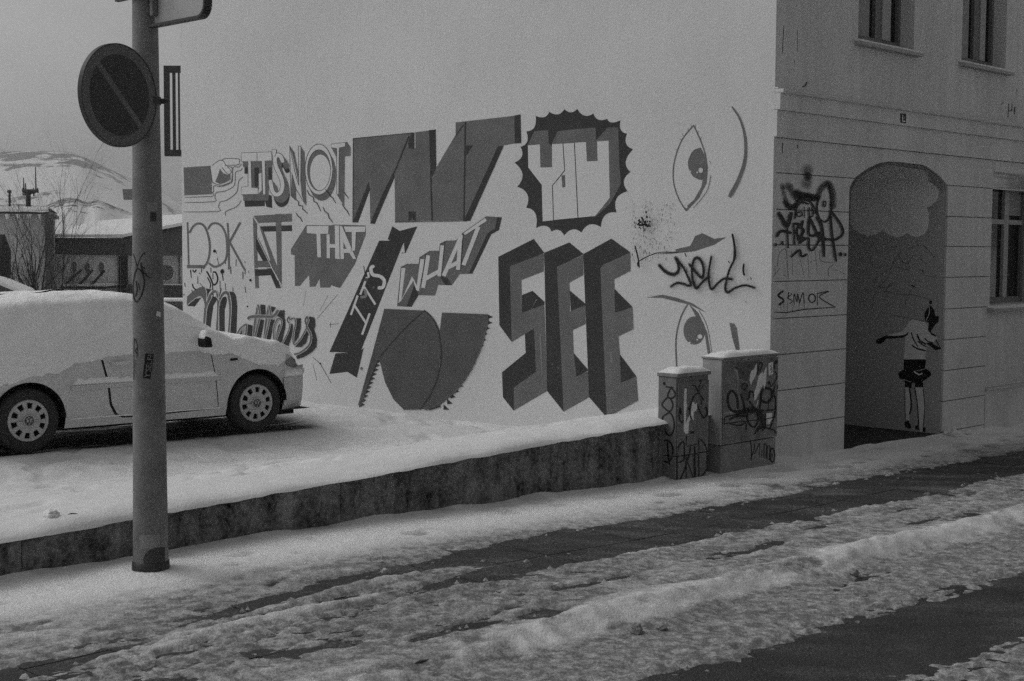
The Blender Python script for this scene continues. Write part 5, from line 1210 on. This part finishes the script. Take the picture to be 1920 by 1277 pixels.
# ================================================================== BACKGROUND
def bg(px,py,y):
    d_=ray(px,py); return CAM+d_*(y/d_.y)
def bbox(mb,px0,py0,px1,py1,y,dep,m=0):
    a=bg(px0,py1,y);c=bg(px1,py0,y); return mb.box(OO,X_,Y_,Z,(a.x,y,a.z),(c.x,y+dep,c.z),m)
SY=27.
shed=thing('shed',bg(0,560,SY),'pale flat-roofed shed behind the bare shrubs at the left edge','building')
sw=MB(); a=bg(-260,394,SY);c=bg(93,560,SY); bk=bg(103,394,SY+6).x; sw.hexa([Vector((a.x,SY,-.3)),Vector((c.x,SY,-.3)),Vector((bk,SY+6,-.3)),Vector((a.x,SY+6,-.3)),Vector((a.x,SY,a.z-.05)),Vector((c.x,SY,a.z-.05)),Vector((bk,SY+6,a.z-.05)),Vector((a.x,SY+6,a.z-.05))]); shw=sw.build('wall',M['shedwall'],shed)
b=MB(); b.hexa([Vector((a.x-.1,SY-.18,a.z-.05)),Vector((c.x+.06,SY-.18,a.z-.05)),Vector((bk+.06,SY+6.1,a.z-.05)),Vector((a.x-.1,SY+6.1,a.z-.05)),Vector((a.x-.1,SY-.18,a.z+.02)),Vector((c.x+.06,SY-.18,a.z+.02)),Vector((bk+.06,SY+6.1,a.z+.02)),Vector((a.x-.1,SY+6.1,a.z+.02))]); rfo=b.build('roof',M['metal_d'],shed)
V_=[];nn=60
for i in range(nn+1):
    x=a.x-.1+(c.x-a.x+.16)*i/nn; hh=.07+.02*n1(i*.5,3)
    V_+=[(x,SY-.19,a.z-.0-.03*n1(i*.9,8)),(x,SY-.16,a.z+hh),(x+(bk-c.x)*i/nn,SY+6,a.z+hh)]
mesh_obj('roof_snow',V_,[(i*3+k,(i+1)*3+k,(i+1)*3+k+1,i*3+k+1) for i in range(nn) for k in range(2)],M['snow_clean'],rfo,smooth=True)
for i in range(17):
    x=a.x+(c.x-a.x)*(i+.5)/17; MB().tube([(x,SY-.15,a.z-.06),(x,SY-.15,a.z-.13-.05*n1(i*1.7,2))],[.05,.01],5).build('icicle',M['snow_clean'],rfo)
MB().box(OO,X_,Y_,Z,(c.x+.0,SY-.22,-.3),(c.x+.10,SY+.0-.01,c.z*0+a.z-.06)).build('corner_post',M['fascia'],shed)
mast=thing('antenna_mast',(bg(52,388,SY).x,SY+1,a.z+.05),'clustered whip antennas on a short mast above the shed roof','antenna')
mm=MB(); q0=bg(53,388,SY+1);q1=bg(53,357,SY+1); mm.tube([(q0.x,SY+1,a.z+.02),(q1.x,SY+1,q1.z)],.05,8); mst=mm.build('pole',M['metal_d'],mast)
mm=MB(); l_=bg(42,358,SY+1);r_=bg(71,358,SY+1); mm.tube([l_,r_],.035,6); mm.tube([bg(46,364,SY+1),bg(66,360,SY+1)],.03,6); mm.build('crossbar',M['metal_d'],mast)
for (x,y0,y1) in ((44.5,333,360),(48,343,358),(67,313,360),(71,352,362),(43,352,366),(63,352,368)): MB().tube([bg(x+.6,y1,SY+1),bg(x-.4,y0,SY+1)],[.016,.009],5).build('whip',M['metal_d'],mast)
mast2=thing('antenna_mast',(bg(18,388,SY).x,SY+1,a.z+.05),'lone thin T-shaped aerial on the shed roof','antenna')
MB().tube([(bg(18,388,SY+1).x,SY+1,a.z+.02),bg(18,358,SY+1)],.025,6).build('pole',M['metal_d'],mast2); MB().tube([bg(14,359,SY+1),bg(21,359,SY+1)],.03,6).build('crossbar',M['metal_d'],mast2)
# low building
LY=33.
low=thing('low_building',bg(200,560,LY),'long low white building with a deep dark fascia and a snowy roof','building')
a=bg(97,478,LY);c=bg(238,478,LY); lw=MB().box(OO,X_,Y_,Z,(a.x,LY,-.3),(bg(470,478,LY).x,LY+8,a.z)).build('wall',M['lowwall'],low)
fz0=bg(150,478,LY-.1).z; fz1=bg(150,446,LY-.1).z
f1=MB(); x0=bg(97,450,LY-.14).x; x1=bg(232,450,LY-.14).x; f1.box(OO,X_,Y_,Z,(x0,LY-.14,fz0),(x1,LY,fz1)); f1.build('fascia',M['fascia'],low)
f2=MB(); P_=[bg(232,478,LY-.14),bg(470,478,LY-1.3)]; zt=[bg(245,442,LY-.14).z,bg(340,424,LY-.7).z]
xa,ya=P_[0].x,LY-.14; xb,yb=bg(470,478,LY-1.3).x,LY-1.3; zc=zt[0]+(zt[1]-zt[0])*(470-245)/95
f2.hexa([Vector((xa,ya,fz0)),Vector((xb,yb,fz0)),Vector((xb,LY-.01,fz0)),Vector((xa,LY-.01,fz0)),Vector((xa,ya,fz1+.03)),Vector((xb,yb,zc)),Vector((xb,LY-.01,zc)),Vector((xa,LY-.01,fz1+.03))]); f2.build('porch_fascia',M['fascia'],low)
rz=bg(150,414,LY+4).z
V_=[(x0-.2,LY-.2,fz1+.003),(xa,LY-.2,fz1+.02),(xb,yb-.05,zc+.01),(xb,LY+4,max(rz,zc)+.3),(x0-.2,LY+4,rz),(x0-.2,LY-.2,fz1+.06),(xa,LY-.2,fz1+.09),(xb,yb-.05,zc+.08)]
mesh_obj('roof_snow',V_,[(5,6,7,3,4),(0,1,6,5),(1,2,7,6)],M['snow_clean'],low)
MB().box(OO,X_,Y_,Z,(x0-.2,LY+4,rz-2.),(xb,LY+4.2,rz-.02)).build('roof_back',M['lowwall'],low)
def lwin(px,py,rx,ry,ring=True):
    q=bg(px,py,LY-.03); s_=LY/FOC; V_=[(q.x+rx*s_*math.cos(t),LY-.05,q.z+ry*s_*math.sin(t)) for t in np.linspace(0,2*math.pi,25)[:-1]]
    b=MB(); b.add([(v[0],LY-.035,v[2]) for v in V_]+[(v[0],LY-.004,v[2]) for v in V_],[tuple(range(24))]+[(i,(i+1)%24,24+(i+1)%24,24+i) for i in range(24)]); o=b.build('round_window',M['metal_g'],low)
    rg=MB().tube([(q.x+(rx+.8)*s_*math.cos(t),LY-.03,q.z+(ry+.8)*s_*math.sin(t)) for t in np.linspace(math.pi*1.05,math.pi*2.05,16)],.018,5); rg.build('snowy_rim',M['snow_clean'],o)
for px,py,rx,ry in ((139.5,502,4.6,11),(164,504,4.6,11),(190,503,5,11),(312,512,13.5,14.5)): lwin(px,py,rx,ry)
for px0,py0,px1,py1 in ((153,506,115,540),(174,506,148,535),(196,507,170,536)): MB().tube([bg(px0,py0,LY-1.2),bg(px1,py1,LY-1.2)],.03,5).build('awning_strut',M['metal_d'],low)
q=MB(); bbox(q,115,537,195,541,LY-1.3,1.25); q.build('ledge',M['metal_d'],low); q=MB(); bbox(q,115,533.5,195,536.8,LY-1.3,1.25); q.build('ledge_snow',M['snow_clean'],low)
q=MB(); bbox(q,227,480,236,552,LY-.2,.15); q.build('door_post',M['metal_d'],low)
q=MB(); bbox(q,221,480,222.5,552,LY-.12,.1); q.build('downpipe',M['metal_g'],low)
q=MB(); bbox(q,236.5,535,420,566,LY-.25,.2); q.build('plinth',M['fascia'],low)
q=MB(); bbox(q,303,533,420,534.6,LY-.27,.25); q.build('plinth_snow',M['snow_clean'],low)
q=MB(); bbox(q,335,480,336.5,533,LY-.06,.05); q.build('panel_joint',M['metal_g'],low)
lw2=thing('garden_wall',bg(330,600,23.5),'dark low wall with a snow cap beyond the car, left of the house','wall')
q=MB(); bbox(q,296,565,420,640,23.5,.3); q.build('body',M['fascia'],lw2); q=MB(); bbox(q,296,560.5,420,565.2,23.45,.4); bevel(q.build('snow_cap',M['snow_clean'],lw2),.03,3)
# lean-to at far left behind the car
lt=thing('lean_to',bg(20,560,20.),'dark lean-to with a sloping snow-covered roof at the far left','shed')
q=MB(); A0=[bg(-80,510,20.),bg(0,530,20.),bg(50,551,20.)]
for i in range(2):
    a_,c_=A0[i],A0[i+1]; q.hexa([Vector((a_.x,20,-.2)),Vector((c_.x,20,-.2)),Vector((c_.x,20.35,-.2)),Vector((a_.x,20.35,-.2)),Vector((a_.x,20,a_.z-.02)),Vector((c_.x,20,c_.z-.02)),Vector((c_.x,20.35,c_.z-.02)),Vector((a_.x,20.35,a_.z-.02))])
q.build('wall',M['fascia'],lt); q=MB()
for i in range(2):
    a_,c_=A0[i],A0[i+1]; q.hexa([Vector((a_.x,19.9,a_.z-.02)),Vector((c_.x,19.9,c_.z-.02)),Vector((c_.x,20.35,c_.z-.02)),Vector((a_.x,20.35,a_.z-.02)),Vector((a_.x,19.9,a_.z+.05)),Vector((c_.x,19.9,c_.z+.03)),Vector((c_.x,20.35,c_.z+.06)),Vector((a_.x,20.35,a_.z+.06))])
bevel(q.build('roof_snow',M['snow_clean'],lt),.02)
st_=thing('dark_post',bg(6,560,22.),'stout dark trunk stump at the left edge behind the car','tree stump')
q=MB(); q.tube([bg(4,580,22.),bg(4,520,22.),bg(7,470,22.),bg(3,440,22.)],[.14,.13,.11,.05],9); q.build('trunk',M['bark'],st_,smooth=True)
# bare shrubs
def shrub(px,y,label,seed,topy,spread,lean=0.):
    r_=random.Random(seed); base=bg(px,560,y); base.z=.05
    t=thing('bare_shrub',base,label,'shrub',group='bare shrubs behind the car')
    H_=bg(px,topy,y).z-.05
    st1=MB(); tw=MB()
    def grow(p,d,L,r,lv):
        pts=[p]; n_=6 if lv<2 else 4
        for i in range(n_):
            d=(d+Vector((r_.gauss(0,.10),r_.gauss(0,.10),r_.gauss(.03,.05)))).normalized(); p=p+d*(L/n_); pts.append(p.copy())
        (st1 if lv==0 else tw).tube(pts,[r*(1-.6*i/n_) for i in range(n_+1)],5 if lv<2 else 3,cap=False)
        if lv<4:
            for k in range((6,5,4,2)[lv]):
                i=r_.randint(1,n_); q_=pts[i]; ang=r_.uniform(0,6.28); sp=r_.uniform(.45,.9)
                dd=(d+Vector((math.cos(ang)*sp,math.sin(ang)*sp*.7,r_.uniform(-.1,.35)))).normalized()
                grow(q_.copy(),dd,L*r_.uniform(.38,.62),r*(1-.6*i/n_)*.62,lv+1)
    for k in range(5):
        a_=r_.uniform(-1,1); grow(base+Vector((r_.uniform(-.12,.12),r_.uniform(-.2,.2),0)),Vector((a_*spread+lean,r_.uniform(-.2,.2),1)).normalized(),H_*r_.uniform(.45,.80),r_.uniform(.012,.022),0)
    st1.build('stems',M['bark'],t,fix=False); tw.build('twigs',M['bark'],t,fix=False)
shrub(30,21.5,'left of the bare shrubs, in front of the pale shed',3,352,.32,-.05)
shrub(82,20.8,'middle and densest bare shrub at the shed corner',8,345,.25,.0)
shrub(112,21.2,'tallest bare shrub, reaching above the dark fascia',15,318,.30,.10)
shrub(205,22.,'smallest bare shrub right of the others, before the white wall',27,500,.35,.0)
# ------------------------------------------------------------------ air
hz=MB().box(OO,X_,Y_,Z,(-1500,-60,-2.5),(1500,2000,95)).build('haze',None if False else M['snow_clean'])
m=bpy.data.materials.new('haze_air'); m.use_nodes=True; n_=m.node_tree.nodes; n_.clear(); oo=n_.new('ShaderNodeOutputMaterial'); pvn=n_.new('ShaderNodeVolumePrincipled')
pvn.inputs['Color'].default_value=(.95,.95,.95,1); pvn.inputs['Density'].default_value=.00035; pvn.inputs['Anisotropy'].default_value=.2
m.node_tree.links.new(pvn.outputs[0],oo.inputs['Volume']); hz.data.materials.clear(); hz.data.materials.append(m); setp(hz,kind='stuff')
print('objects',len(bpy.data.objects),'tris',sum(len(o.data.polygons) for o in bpy.data.objects if o.type=='MESH'))
